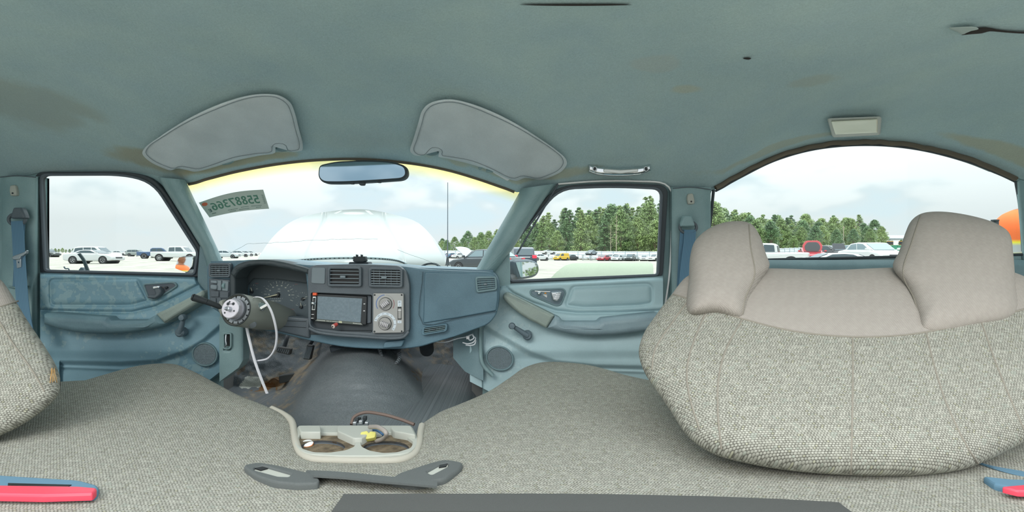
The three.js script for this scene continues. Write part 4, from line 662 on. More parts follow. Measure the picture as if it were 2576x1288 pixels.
{ // centre stack bezel
  const st = new THREE.Group(); st.name = 'centre_stack'; dash.add(st); const d = DD - 0.03;
  const out = rp([[774, 676], [790, 667], [900, 664], [1004, 669], [1022, 682], [1030, 716], [1030, 834], [1016, 850], [900, 848], [800, 838], [782, 832], [775, 812]], [8, 10, 60, 12, 14, 10, 12, 12, 60, 20, 8, 8]);
  const holes = [rp([[782, 736], [936, 742], [936, 837], [860, 834], [790, 826], [781, 818]], 5), rect(826, 674, 906, 719, 4), rect(929, 676, 1010, 721, 4)];
  part('fascia', face(out, d, 0.04, 0.010, holes), M.bezel, st);
  part('storage_cover', face(rp([[784, 673], [818, 673], [817, 715], [782, 713]], 5), d - 0.004, 0.01, 0.003), mat(0x77848a, 0.5), st);
  part('radio_cavity', face(rect(778, 731, 940, 842), DD - 0.003, 0.003, 0), M.rubberDark, st);
  part('pocket_floor', (() => { const a = P(790, 828, DD - 0.004), b = P(934, 836, d); return box((a.x + b.x) / 2, b.y + 0.002, -(d + 0.013), b.x - a.x, 0.004, 0.024); })(), M.rubberDark, st);
  part('ashtray', face(rp([[968, 860], [1018, 855], [1010, 873], [962, 877]], 3), DD - 0.022, 0.04, 0.005), M.dash, dash);
  part('lower_lip', tubePx([[778, 826, d - .004], [800, 836, d - .008], [900, 846, d - .01], [1014, 848, d - .008], [1028, 834, d - .004]], 0.006, 7), M.bezel, st);
}
vent('air_vent', [[825, 672], [907, 673], [907, 720], [824, 719]], DD - 0.035, 4, 0, { m: M.bezel, h: 0.022 });
vent('air_vent', [[928, 674], [1011, 676], [1011, 722], [928, 721]], DD - 0.035, 6, 5, { h: 0.026 });
vent('air_vent', [[1197, 698], [1247, 697], [1249, 728], [1200, 735]], DD - 0.008, 5, 3, { m: M.trimDark, s: M.trimDark });
vent('air_vent', [[1064, 824], [1124, 816], [1122, 832], [1062, 842]], DD - 0.012, 3, 2, { m: M.dash, s: M.trimDark, h: 0.06 });
{ // glove box lid
  const d = DD - 0.006;
  part('glove_box_lid', face(rp([[1068, 685], [1240, 688], [1250, 702], [1254, 742], [1248, 782], [1150, 800], [1064, 814]], [4, 12, 12, 20, 5, 20, 5]), d, 0.016, 0.005), M.dash, dash);
  part('panel_gap', tubePx([[1064, 684, d - .001], [1062, 814, d - .001], [1150, 801, d - .001], [1249, 783, d - .001]], 0.0010, 5, false, 3), mat(0x35454e, 0.7), dash);
}
{ // light switches left of the pod
  const sw = new THREE.Group(); sw.name = 'switch_panel'; dash.add(sw); const d = DD - 0.012;
  part('plate', face(rp([[524, 700], [578, 704], [577, 778], [527, 772]], 4), d, 0.02, 0.005), M.bezel, sw);
  part('headlamp_switch', face(rp([[529, 705], [545, 706], [545, 714], [529, 712]], 3), d - 0.014, 0.02, 0.004), M.greyPl, sw);
  part('parking_lamp_switch', face(rp([[528, 716], [545, 717], [544, 730], [528, 728]], 5), d - 0.016, 0.022, 0.005), M.greyPl, sw);
  part('switch_body', face(rp([[546, 705], [556, 706], [556, 731], [546, 730]], 1), d - 0.008, 0.014, 0.002), M.greyPl, sw);
  part('dimmer_plate', face(rp([[559, 706], [574, 708], [573, 733], [558, 731]], 2), d - 0.006, 0.012, 0.002), M.greyPl, sw);
  part('dimmer_wheel', lathe([[0, -0.005], [0.012, -0.005], [0.012, 0.005], [0, 0.005]], P(566, 719, d), V(1, 0, 0.2), 20), M.trim, sw);
  for (const r of [[530, 733, 550, 747], [553, 735, 574, 750], [529, 750, 543, 766], [545, 751, 556, 768]]) part('blank_cover', face(rect(...r, 1), d - 0.005, 0.01, 0.002), M.bezel, sw);
  part('brake_release', face(rp([[523, 762], [552, 768], [550, 776], [530, 774]], 2), d - 0.02, 0.02, 0.004), M.greyPl, sw);
}
{ // car radio
  const t = thing('car_radio', 'black car radio with a scratched grey screen tilted in the dash opening', 'radio'), d = DD - 0.02;
  const C = [[785, 738], [923, 746], [921, 818], [783, 806]];
  part('chassis', face(rp(C, 3), d, 0.03, 0.003), mat(0x2b3033, 0.45), t);
  const st = tex(256, 160, (i, j) => { const n = fbm(i / 10, j / 10, 3, 4), f = hash(i, j, 2) > 0.995 ? 60 : 0; return [106 + n * 22 + f, 124 + n * 22 + f, 134 + n * 22 + f]; }); st.wrapS = st.wrapT = THREE.ClampToEdgeWrapping;
  part('screen', (() => { const q = (s, t2) => { const a = [799, 745], b = [911, 751], c = [907, 811], e = [797, 802]; return P(lerp(lerp(a[0], b[0], s), lerp(e[0], c[0], s), t2), lerp(lerp(a[1], b[1], s), lerp(e[1], c[1], s), t2), d - 0.001); }; return solid(4, 4, q, (s, t2) => { const p = q(s, t2); p.z -= 0.003; return p; }, (p, s, t2) => [s, 1 - t2]); })(), mat(0xffffff, 0.35, { map: st }), t);
  const scratch = mat(0xaab6bc, 0.5); part('scratch', tubePx([[876, 758, d - .002], [884, 786, d - .002], [896, 806, d - .002]], 0.0005, 4), scratch, t);
  const lt = canvasTex(512, 48, (x, w, h) => { x.fillStyle = '#5d655f'; x.fillRect(0, 0, w, h); x.fillStyle = '#e8ebe4'; x.font = 'bold 22px sans-serif'; x.fillText('PIONEER', 12, 32); x.font = 'bold 17px sans-serif'; x.fillText('DVD AV RECEIVER', 118, 31); x.fillStyle = '#d5d8b4'; x.fillRect(258, 4, 34, 40); x.fillStyle = '#4c5347'; x.font = 'bold 13px sans-serif'; x.fillText('MIX', 262, 29); x.fillStyle = '#e8ebe4'; x.font = 'italic bold 20px sans-serif'; x.fillText('Bluetooth', 412, 33); });
  part('logo_strip', (() => { const q = (s, t2) => P(lerp(lerp(797, 907, s), lerp(792, 913, s), t2), lerp(lerp(802.5, 811.5, s), lerp(807.5, 818, s), t2), d - 0.004); return solid(4, 1, q, (s, t2) => { const p = q(s, t2); p.z -= 0.004; return p; }, (p, s, t2) => [s, 1 - t2]); })(), mat(0xffffff, 0.4, { map: lt }), t);
  part('button_column', face(rp([[782, 737], [796, 738], [795, 806], [781, 804]], 2), d - 0.004, 0.02, 0.002), M.black, t);
  part('eject_button', face(rect(786, 736.5, 796, 743.5, 1), d - 0.012, 0.012, 0.002), mat(0xf0643c, 0.4), t);
  part('rocker', face(rp([[786, 746], [795, 746], [793, 781], [783, 781]], 2), d - 0.009, 0.008, 0.002), M.chrome, t);
  part('rocker_inlay', face(rp([[787.5, 749], [793, 749], [791, 778], [786, 778]], 1), d - 0.011, 0.004, 0.0005), M.dark, t);
  part('volume_ball', new THREE.SphereGeometry(0.0085, 18, 12).translate(...P(787.5, 763, d - 0.012).toArray()), M.chrome, t);
  for (const [u, v] of [[786.5, 791], [785.5, 800.5]]) part('key_mark', face(rect(u - 3, v - 0.7, u + 3, v + 0.7), d - 0.0055, 0.002, 0), M.white, t);
  for (const [u, v] of [[916.5, 764.5], [916, 782]]) part('key_mark', face(rect(u - 2, v - 1, u + 2, v + 1), d - 0.0015, 0.003, 0), M.white, t);
  part('side_bracket', face(rp([[924, 743], [934, 744], [933, 812], [923, 814]], 1), d + 0.01, 0.03, 0.002), M.rubber, t);
  const rw = thing('red_connector', 'red and white wire crimp connector lying under the radio', 'connector');
  part('sleeve', cap(P(847, 815.5, d - 0.014), P(838, 821, d - 0.03), 0.0065, 0.0075, 14), mat(0xcf5a52, 0.4), rw); part('tip', lathe([[0, .001], [.004, .001], [.0075, 0], [.0075, -.003], [0, -.003]], P(837.5, 821.4, d - 0.031), V(-0.5, -0.3, 0.8), 14), mat(0xe9d8d0, 0.4), rw); part('bore', lathe([[0, .0016], [.003, .0016], [.003, 0], [0, 0]], P(837.5, 821.4, d - 0.031), V(-0.5, -0.3, 0.8), 12), M.black, rw);
}
{ // heater control panel
  const t = thing('climate_panel', 'silver heater control panel with two ribbed knobs and a fan slider', 'control panel'), d = DD - 0.045;
  const C = rp([[939, 738], [1013, 738], [1015, 740], [1016, 834], [1013, 837], [938, 838]], 1.5);
  const ct = canvasTex(768, 1000, (x, w, h) => {
    const S = w / 78, px = (u) => (u - 938) * S, py = (v) => (v - 738) * S; x.fillStyle = '#a9aaa8'; x.fillRect(0, 0, w, h); x.lineCap = 'round'; x.lineWidth = 14;
    x.strokeStyle = '#2c5fae'; x.beginPath(); x.arc(px(969), py(764.5), 22.5 * S, Math.PI * 0.83, Math.PI * 1.47); x.stroke(); x.lineWidth = 12; x.strokeStyle = '#8c3b46'; x.beginPath(); x.arc(px(969), py(764.5), 22.5 * S, Math.PI * 1.86, Math.PI * 2.16); x.stroke(); x.lineWidth = 4; x.strokeStyle = '#5c6668'; x.beginPath(); x.arc(px(969), py(764.5), 22.5 * S, Math.PI * 1.53, Math.PI * 1.85); x.stroke();
    x.lineCap = 'butt'; x.lineWidth = 6.4 * S; x.strokeStyle = '#d5e0e8'; x.beginPath(); x.arc(px(968.5), py(814), 25 * S, Math.PI * 1.08, Math.PI * 2.22); x.stroke();
    x.fillStyle = '#2d3b4c'; x.font = 'italic bold 26px sans-serif'; x.textAlign = 'center'; x.textBaseline = 'middle'; const word = (s, a) => { x.save(); x.translate(px(968.5 + Math.cos(a) * 25), py(814 + Math.sin(a) * 25)); x.rotate(Math.abs(a - Math.PI * 1.5) < 0.9 ? a - Math.PI * 1.5 : 0); x.fillText(s, 0, 0); x.restore(); };
    ['OFF', 'MAX', 'A/C', 'VENT', 'B/L', 'HTR', 'MIX', 'DEF'].forEach((s, i) => word(s, lerp(Math.PI * 1.13, Math.PI * 2.18, i / 7)));
    x.fillStyle = '#d5e0e8'; x.fillRect(px(1000.5), py(756), 9.5 * S, 15 * S); x.fillRect(px(1000), py(806.5), 10 * S, 6.4 * S); x.fillStyle = '#2d3b4c'; x.fillText('HI', px(1005), py(767.5)); x.fillText('LO', px(1005), py(809.8)); x.strokeStyle = '#2d3b4c'; x.lineWidth = 4; for (let k = 0; k < 4; k++) { const a = k * Math.PI / 2 + 0.78; x.beginPath(); x.arc(px(1005) + Math.cos(a) * 15, py(760) + Math.sin(a) * 15, 11, 0, 7); x.stroke(); }
  });
  ct.wrapS = ct.wrapT = THREE.ClampToEdgeWrapping;
  const a = P(938, 738, d), b = P(1016, 839.56, d), g = face(C, d, 0.012, 0.002); { const p = g.attributes.position, uv = new Float32Array(p.count * 2); for (let i = 0; i < p.count; i++) { uv[i * 2] = (p.getX(i) - a.x) / (b.x - a.x); uv[i * 2 + 1] = 1 - (a.y - p.getY(i)) / (a.y - b.y); } g.setAttribute('uv', new THREE.BufferAttribute(uv, 2)); }
  part('face_plate', g, mat(0xffffff, 0.4, { map: ct, metalness: 0.25 }), t);
  const km = mat(0xa4a4a2, 0.4, { metalness: 0.35 });
  for (const [u, v, ang] of [[970, 764.5, -0.65], [968.5, 814, 0.35]]) {
    const k = new THREE.Group(); k.name = 'knob'; t.add(k); const c = P(u, v, d);
    part('dial', lathe([[0, 0.006], [0.0215, 0.006], [0.0225, 0.004], [0.0225, 0], [0, 0]], c, V(0, 0, 1), 40), km, k);
    part('dial_ring', new THREE.TorusGeometry(0.0232, 0.0009, 8, 44).translate(c.x, c.y, c.z + 0.001), M.dark, k);
    const bar = new RoundedBoxGeometry(0.036, 0.016, 0.018, 3, 0.006); bar.rotateZ(-ang); bar.translate(c.x, c.y, c.z + 0.013); part('grip', bar, km, k);
    for (let q = -2; q <= 2; q++) { const r = new RoundedBoxGeometry(0.003, 0.0165, 0.020, 1, 0.001); r.translate(q * 0.0062 + 0.002, 0, 0); r.rotateZ(-ang); r.translate(c.x, c.y, c.z + 0.0135); part('rib', r, M.alloy, k); }
  }
  part('slider_slot', face(rect(1000, 772, 1010, 804, 1), d - 0.001, 0.004, 0.0005), M.dark, t);
  part('slider_wheel', face(rect(1001, 776, 1009, 802, 1), d - 0.005, 0.006, 0.002), km, t); part('slider_mark', face(rect(1001, 779.5, 1009, 781.5), d - 0.006, 0.002, 0.0003), M.white, t);
  for (const [u, v] of [[942.5, 742], [1010.5, 742], [942, 834], [1010.5, 833.5]]) part('screw', lathe([[0, .002], [.0028, .0016], [.0034, 0], [0, 0]], P(u, v, d), V(0, 0, 1), 12), M.dark, t);
}
{ // steering column without its wheel
  const t = thing('steering_column', 'bare steering column with slotted lock plate and exposed hub where the wheel was removed', 'steering column');
  const a = P(594, 779, 1.83), b = P(722, 802, 2.10), ax = a.clone().sub(b).normalize(), LL = a.distanceTo(b), cm = mat(0x8a8e86, 0.42);
  part('shroud', lathe([[0.040, 0], [0.046, 0.05], [0.052, 0.10], [0.055, 0.16], [0.055, LL - 0.006], [0.053, LL], [0.050, LL], [0.050, LL - 0.02], [0, LL - 0.02]], b, ax, 44), cm, t);
  part('bezel_ring', (() => { const g = new THREE.TorusGeometry(0.0525, 0.0022, 10, 56); g.applyQuaternion(new THREE.Quaternion().setFromUnitVectors(V(0, 0, 1), ax)); g.translate(a.x, a.y, a.z); return g; })(), M.dark, t);
  // slotted plate: a disc with teeth
  const pts = []; for (let k = 0; k < 14; k++) { const w = Math.PI * 2 / 14, q = k * w; for (const [f, r] of [[0.05, .039], [0.16, .047], [0.84, .047], [0.95, .039]]) pts.push([Math.cos(q + f * w) * r, Math.sin(q + f * w) * r]); }
  const Q = new THREE.Quaternion().setFromUnitVectors(V(0, 0, 1), ax); const put = (g, o = 0) => { g.applyQuaternion(Q); const p = a.clone().addScaledVector(ax, o); g.translate(p.x, p.y, p.z); return g; };
  part('lock_plate', put(extrude(pts, 0.006, 0.001), -0.004), mat(0x8d9498, 0.45, { metalness: 0.6 }), t);
  part('hub_disc', put(lathe([[0, 0.030], [0.030, 0.030], [0.032, 0.028], [0.032, 0], [0, 0]], V(0, 0, 0), V(0, 0, 1), 44)), M.alloy, t);
  part('hub_spacer', put(lathe([[0, 0.008], [0.036, 0.008], [0.036, 0], [0, 0]], V(0, 0, 0), V(0, 0, 1), 40)), mat(0x8b8f96, 0.5, { metalness: 0.5 }), t);
  part('shaft', put(lathe([[0, 0.056], [0.003, 0.056], [0.0045, 0.054], [0.0045, 0.046], [0.0075, 0.044], [0.008, 0.030], [0, 0.030]], V(0.001, -0.002, 0), V(0, 0, 1), 20)), M.steel, t);
  for (const [x, y, r] of [[-.009, .0155, .0055], [.011, .0155, .005], [-.004, .022, .003], [.017, -.008, .003], [-.017, -.014, .003]]) part('bolt_hole', put(lathe([[0, 0.0306], [r, 0.0306], [r, 0.027], [0, 0.027]], V(x, y, 0), V(0, 0, 1), 16)), M.dark, t);
  part('slot_mark', put(box(0.001, 0.0155, 0.0303, 0.015, 0.002, 0.001)), M.dark, t);
  // stalk
  part('turn_stalk', merge([cap(P(562, 775, 1.90), P(520, 759, 1.87), 0.008, 0.010, 16), cap(P(520, 759, 1.87), P(486, 748, 1.85), 0.010, 0.0125, 16), lathe([[0, 0.006], [0.009, 0.005], [0.0125, 0], [0, 0]], P(486, 748, 1.85), V(-1, 0.32, 0.4), 16)]), M.dark, t);
  part('stalk_collar', face(rp([[548, 757], [562, 754], [566, 802], [554, 798], [546, 780]], 5), 1.89, 0.06, 0.010), cm, t);
  // lock cylinder and tilt knob
  part('ignition_lock', lathe([[0, 0.034], [0.012, 0.034], [0.015, 0.030], [0.017, 0], [0, 0]], P(648, 777, 1.89), V(0.75, 0.35, 0.6), 24), M.chrome, t);
  part('ignition_tab', (() => { const g = new RoundedBoxGeometry(0.03, 0.012, 0.012, 2, 0.003); g.rotateZ(0.5); const p = P(665, 771, 1.845); g.translate(p.x, p.y, p.z); return g; })(), M.chrome, t);
  part('tilt_knob', lathe([[0, 0.022], [0.010, 0.021], [0.012, 0.018], [0.011, 0], [0, 0]], P(633, 811, 1.87), V(0.55, -0.35, 0.7), 20), M.steel, t);
  part('lower_cover', face(rp([[640, 812], [690, 820], [688, 830], [650, 826]], 4), 1.98, 0.06, 0.01), cm, t);
  const c = thing('cable_tie', 'long white plastic strip looped round the bare steering column', 'cable'), wm = mat(0xe8e8ee, 0.4);
  part('loop', strap([P(631, 752, 1.88), P(645, 747, 1.86), P(662, 752, 1.84), P(680, 778, 1.83), P(692, 815, 1.84), P(696, 848, 1.86), P(690, 880, 1.88), P(672, 902, 1.9), P(641, 908, 1.9)], (s) => V(0.8, 0.1, 0.6), 0.008, 0.004, 70), wm, c);
  part('tail', strap([P(620, 822, 1.90), P(626, 850, 1.90), P(640, 905, 1.89), P(656, 950, 1.88), P(672, 990, 1.87)], V(0.9, 0.2, 0.4), 0.009, 0.004, 50), wm, c);
}

// ---------------------------------------------------------------- footwell
{
  const tl = lin([[860, 808], [900, 788], [950, 756], [1000, 730], [1040, 712], [1160, 690]]), tr = lin([[860, 1022], [900, 1026], [950, 1062], [1000, 1100], [1040, 1124], [1160, 1150]]);
  const tun = (u, v) => { const a = tl(v), b = tr(v); return sstep(a - 56, a + 44, u) * sstep(b + 64, b - 44, u); };
  const well = (u, v) => { const yf = 0.60, d1 = v > 660 ? yf * F / (v - 644) : 9, lump = 0.035 * (fbm(u / 46, v / 30, 3, 3) - 0.5) + 0.006 * (fbm(u / 9, v / 9, 7, 3) - 0.5); const fire = 2.62 - 0.10 * sstep(840, 960, v); return Math.min(fire, d1) + lump; };
  const tund = (u, v) => { const y = lerp(0.36, 0.50, sstep(860, 1070, v)), k = (u - (tl(v) + tr(v)) / 2) / ((tr(v) - tl(v)) / 2), yy = y + 0.055 * k * k; return clamp(yy * F / (v - 644), 1.2, 2.3) + 0.012 * (fbm(u / 60, v / 14, 5, 3) - 0.5); };
  const dfn = (u, v) => { const k = tun(u, v); return lerp(well(u, v), Math.min(tund(u, v), well(u, v) - 0.02), k); };
  // coordinates on the mat in metres, oblique so that floor, tunnel sides and firewall all get their share
  const X0 = -0.85, X1 = 1.0, S0 = 1.4, S1 = 3.2, aOf = (p) => p.x - 0.35 * p.z, sOf = (p) => -0.75 * p.z + 1.2 * p.y, place = (u, v) => { const d = dfn(u, v), p = P(u, v, d); return [aOf(p), sOf(p), d / F]; };
  const rim = (f) => [880, 920, 960, 1000, 1040].map((v) => place(f(v), v)).sort((p, q) => p[1] - q[1]), rL = lin(rim(tl).map((p) => [p[1], p[0]])), rR = lin(rim(tr).map((p) => [p[1], p[0]]));
  const blots = [[664, 975, 42, 20, [132, 92, 50], 0.95], [700, 962, 26, 12, [120, 88, 54], 0.8], [1120, 985, 90, 26, [116, 92, 68], 0.6], [1150, 982, 60, 8, [52, 54, 54], 0.9], [1190, 975, 40, 8, [52, 54, 54], 0.9], [604, 900, 18, 34, [112, 88, 60], 0.5], [636, 965, 26, 22, [216, 220, 210], 1], [622, 972, 22, 10, [206, 210, 200], 1]].map(([u, v, ru, rv, c, k]) => { const [x, q, m] = place(u, v), [, q2] = place(u, v - rv); return [x, q, ru * m, Math.max(0.02, Math.abs(q2 - q)), c, k]; });
  const fm = tex(1300, 1024, (i, j) => {                           // black rubber mat, brown mud trodden in the wells, rust where it is torn through
    const x = lerp(X0, X1, i / 1300), s = lerp(S0, S1, j / 1024), n = fbm(x * 11 + 20, s * 9, 1, 5), m = fbm(x * 45 + 80, s * 40, 6, 4), g = (hash(i, j, 8) - 0.5) * 26, a = rL(s), b = rR(s), t = sstep(a - 0.03, a + 0.04, x) * sstep(b + 0.03, b - 0.05, x);
    let c = [112 + g + (n - .5) * 24, 119 + g + (n - .5) * 22, 122 + g + (n - .5) * 20];
    const mud = (1 - t) * sstep(0.40, 0.66, n * 0.6 + m * 0.4); c = c.map((k, q) => lerp(k, [146, 134, 114][q] + (m - .5) * 60, mud));
    const dirt = Math.exp(-(((x - a) / 0.028) ** 2)) + Math.exp(-(((x - b) / 0.03) ** 2)); c = c.map((k, q) => lerp(k, [156, 140, 116][q], clamp(dirt * sstep(0.42, 0.6, m)) * 0.7));
    for (const [px, ps, rx, rs, col, al] of blots) { const e0 = Math.hypot((x - px) / rx, (s - ps) / rs); if (e0 > 1.7) continue; const k = al * sstep(1.02, 0.9, e0 + (m - .5) * 1.1); c = c.map((y, q) => lerp(y, col[q] + (n - .5) * 40, k)); }
    return c;
  });
  fm.wrapS = fm.wrapT = THREE.ClampToEdgeWrapping;
  const mb = tex(512, 512, (i, j) => 255 * fbm(i / 4, j / 4, 2, 3, 128, 128), false); mb.repeat.set(8, 4);
  const m = mat(0xffffff, 0.6, { map: fm, bumpMap: mb, bumpScale: 0.0018 });
  const mm = single('floor_mat', 'worn black rubber floor mat over the transmission tunnel, muddy and torn at the pedals', 'floor mat', relief(530, 1290, () => 790, () => 1170, 230, 130, dfn, 0.02, (p) => [(aOf(p) - X0) / (X1 - X0), (sOf(p) - S0) / (S1 - S0)]), m);
  void mm;
  const pm = mat(0x4a4d4c, 0.7), dz = (u, v, o) => dfn(u, v) - o;
  const pedal = (name, label, pts, d, ribs, arm) => {
    const t = thing(name, label, 'pedal'); part('pad', face(rp(pts, 4), d, 0.02, 0.005), pm, t);
    const [a, b, c, e] = pts; for (let k = 1; k < ribs; k++) { const s = k / ribs; part('rib', tubePx([[lerp(a[0], b[0], s), lerp(a[1], b[1], s) + 3, d - .001], [lerp(e[0], c[0], s), lerp(e[1], c[1], s) - 3, d - .001]], 0.0024, 5), M.greyPl, t); }
    part('arm', tubePx(arm, 0.009, 8), M.rubberDark, t);
  };
  pedal('accelerator_pedal', 'long ribbed accelerator pedal right of the column', [[772, 868], [788, 870], [780, 906], [761, 904]], 2.36, 6, [[776, 872, 2.39], [790, 850, 2.42], [800, 835, 2.5]]);
  pedal('brake_pedal', 'wide ribbed brake pedal under the column', [[698, 872], [732, 878], [728, 894], [694, 886]], 2.34, 7, [[714, 876, 2.37], [722, 850, 2.4], [726, 830, 2.45]]);
  pedal('parking_brake_pedal', 'small ribbed parking brake pedal beside the kick panel', [[586, 820], [602, 824], [596, 840], [578, 834]], 2.14, 5, [[592, 826, 2.17], [604, 815, 2.2], [610, 800, 2.3]]);
  const loose = thing('pedal_pad', 'black rubber block lying on the torn driver floor', 'pad'); part('block', face(rp([[700, 946], [747, 938], [748, 956], [702, 966]], 3), dz(722, 956, 0.03), 0.03, 0.005), pm, loose); part('clip', tubePx([[702, 958, dz(702, 958, .03)], [690, 952, dz(690, 952, .03)], [672, 962, dz(672, 962, .02)], [660, 962, dz(660, 962, .02)]], 0.004, 6), mat(0x6b5138, 0.8), loose);
  const uv = thing('under_dash_duct', 'dark heater duct hanging below the centre stack', 'duct'); part('duct', face(rp([[826, 872], [896, 878], [894, 894], [830, 888]], 4), 2.22, 0.2, 0.01), M.rubber, uv); part('bracket', face(rp([[898, 876], [960, 880], [1000, 880], [996, 892], [900, 890]], 3), 2.25, 0.15, 0.008), M.rubberDark, uv); part('hose', cap(P(1072, 866, 2.3), P(1074, 880, 2.36), 0.03, 0.03, 16), M.rubberDark, uv);
  const br = thing('braided_cable', 'braided grey cable drooping below the centre stack', 'cable'), bp = [[953, 872, 2.12], [960, 895, 2.1], [974, 918, 2.08], [990, 920, 2.08], [1003, 905, 2.1], [1006, 888, 2.14]];
  part('sheath', tubePx(bp, 0.006, 8, false, 10), mat(0x4a4d50, 0.6), br); { const c = new THREE.CatmullRomCurve3(bp.map((p) => P(...p)), false, 'centripetal'), h = []; for (let k = 0; k <= 240; k++) { const q = c.getPoint(k / 240), a = k / 240 * Math.PI * 2 * 20; h.push(q.add(V(Math.cos(a) * 0.0058, Math.sin(a) * 0.0058, 0.003 * Math.sin(a)))); } part('braid', tube(h, 0.0014, 4, false, 1), M.greyPl, br); }
  const ww = thing('loose_wires', 'tangle of thin white wires hanging at the passenger kick panel', 'wire'), d = DW - 0.12, wmat = mat(0xd9dee2, 0.4);
  part('wire', tubePx([[1088, 856, d], [1104, 861, d], [1125, 860, d - .01], [1150, 852, d], [1172, 848, d]], 0.0022, 6), wmat, ww);
  part('wire', tubePx([[1172, 848, d], [1188, 842, d - .01], [1192, 850, d - .015], [1182, 856, d - .01], [1178, 848, d], [1190, 840, d]], 0.0022, 6), wmat, ww);
  part('wire', tubePx([[1164, 862, d], [1178, 865, d - .01], [1192, 860, d - .01], [1196, 850, d], [1188, 845, d]], 0.0022, 6), wmat, ww);
  part('wire', tubePx([[1172, 868, d], [1184, 869, d - .01], [1194, 866, d - .01], [1197, 856, d]], 0.0022, 6), wmat, ww);
  part('plug', face(rp([[1172, 846], [1180, 845], [1181, 853], [1173, 854]], 1), d - 0.01, 0.012, 0.002), M.white, ww);
}

// ---------------------------------------------------------------- on the headliner
const visorMap = mottle([196, 206, 210], [210, 220, 224], 7, 40, 1.3); M.visor = mat(0xffffff, 0.85, { map: visorMap, bumpMap: fineGrain, bumpScale: 0.0006 });
function plateOnCeil(outline, c, off, th, rings = 10, lift) {      // a padded plate that follows the headliner at a small distance
  const N = outline.length, tv = [], uv = [], idx = [];
  const lay = (k, top) => { for (let r = 0; r <= rings; r++) { const q = Math.sin(r / rings * Math.PI / 2); for (let i = 0; i < N; i++) { const u = lerp(c[0], outline[i][0], q), v = lerp(c[1], outline[i][1], q), p = onCeil(u, v, off + (lift ? lift(u, v) : 0) + k * Math.pow(1 - Math.pow(q, 12), 0.5)); tv.push(p.x, p.y, p.z); uv.push(p.x, -p.z); } } };
  lay(th / 2, 1); lay(-th / 2, 0);
  const S = (rings + 1) * N; for (let s = 0; s < 2; s++) for (let r = 0; r < rings; r++) for (let i = 0; i < N; i++) { const j = (i + 1) % N, a = s * S + r * N + i, b = s * S + r * N + j, d = a + N, e = b + N; if (s) idx.push(a, b, d, b, e, d); else idx.push(a, d, b, b, d, e); }
  const g = new THREE.BufferGeometry(); g.setAttribute('position', new THREE.Float32BufferAttribute(tv, 3)); g.setAttribute('uv', new THREE.Float32BufferAttribute(uv, 2)); g.setIndex(idx); g.computeVertexNormals(); return g;
}
function visor(label, out, c, hem, clip, pivot) {
  const t = thing('sun_visor', label, 'sun visor'), lift = (u, v) => 0.024;
  part('pad', plateOnCeil(out, c, 0, 0.022, 12, lift), M.visor, t);
  const e = out.map(([u, v]) => { const k = 1 - 9 / Math.hypot(u - c[0], v - c[1]); return onCeil(lerp(c[0], u, k), lerp(c[1], v, k), 0.024 + 0.0112); }); part('hem_stitch', tube(e, 0.0012, 5, true, 1), M.greyPl, t);
  part('pivot_clip', tubePx(clip.map(([u, v]) => { const p = onCeil(u, v, 0.022); return [u, v, -p.z]; }), 0.006, 8), M.trim, t);
  part('centre_catch', plateOnCeil(ell(pivot[0], pivot[1], 17, 9, 20), pivot, 0.006, 0.012, 4), M.trimDark, t);
  return t;
}
visor('grey-blue fabric sun visor folded up on the driver side, brown stain at its outer end', cr([[358, 386], [366, 370], [400, 345], [450, 312], [505, 282], [570, 255], [630, 239], [675, 236], [705, 241], [730, 258], [742, 285], [752, 325], [762, 365], [760, 378], [748, 381], [733, 381], [728, 368], [718, 363], [700, 364], [693, 372], [692, 384], [650, 392], [590, 405], [530, 423], [490, 432], [470, 428], [445, 424], [430, 429], [408, 422], [375, 405]], 4), [570, 335], null, [[552, 411], [562, 405], [580, 400], [586, 402], [578, 409], [560, 412]], [711, 373]);
visor('grey-blue fabric sun visor folded up on the passenger side with scuffed face', cr([[1032, 380], [1040, 350], [1052, 310], [1062, 278], [1080, 260], [1110, 251], [1140, 250], [1190, 262], [1250, 286], [1310, 318], [1360, 350], [1400, 378], [1422, 398], [1426, 412], [1414, 430], [1390, 443], [1360, 453], [1340, 450], [1320, 448], [1300, 455], [1284, 452], [1240, 432], [1180, 412], [1120, 398], [1103, 394], [1104, 382], [1094, 374], [1078, 373], [1066, 384], [1060, 391], [1044, 391]], 4), [1200, 355], null, [[1206, 424], [1214, 419], [1230, 424], [1238, 430], [1224, 430]], [1086, 383]);
{ // paper edge behind the passenger visor
  const t = thing('paper_slip', 'edge of a white paper slip tucked behind the passenger sun visor', 'paper'); const q = [[1236, 426], [1282, 452], [1276, 455], [1240, 434]].map(([u, v]) => onCeil(u, v, 0.006)); const a = q[0], b = q[1], c = q[2], d = q[3];
  part('sheet', solid(6, 2, (s, k) => a.clone().lerp(b, s).lerp(d.clone().lerp(c, s), k), (s, k) => a.clone().lerp(b, s).lerp(d.clone().lerp(c, s), k).add(V(0, 0.001, -0.001))), M.white, t);
}
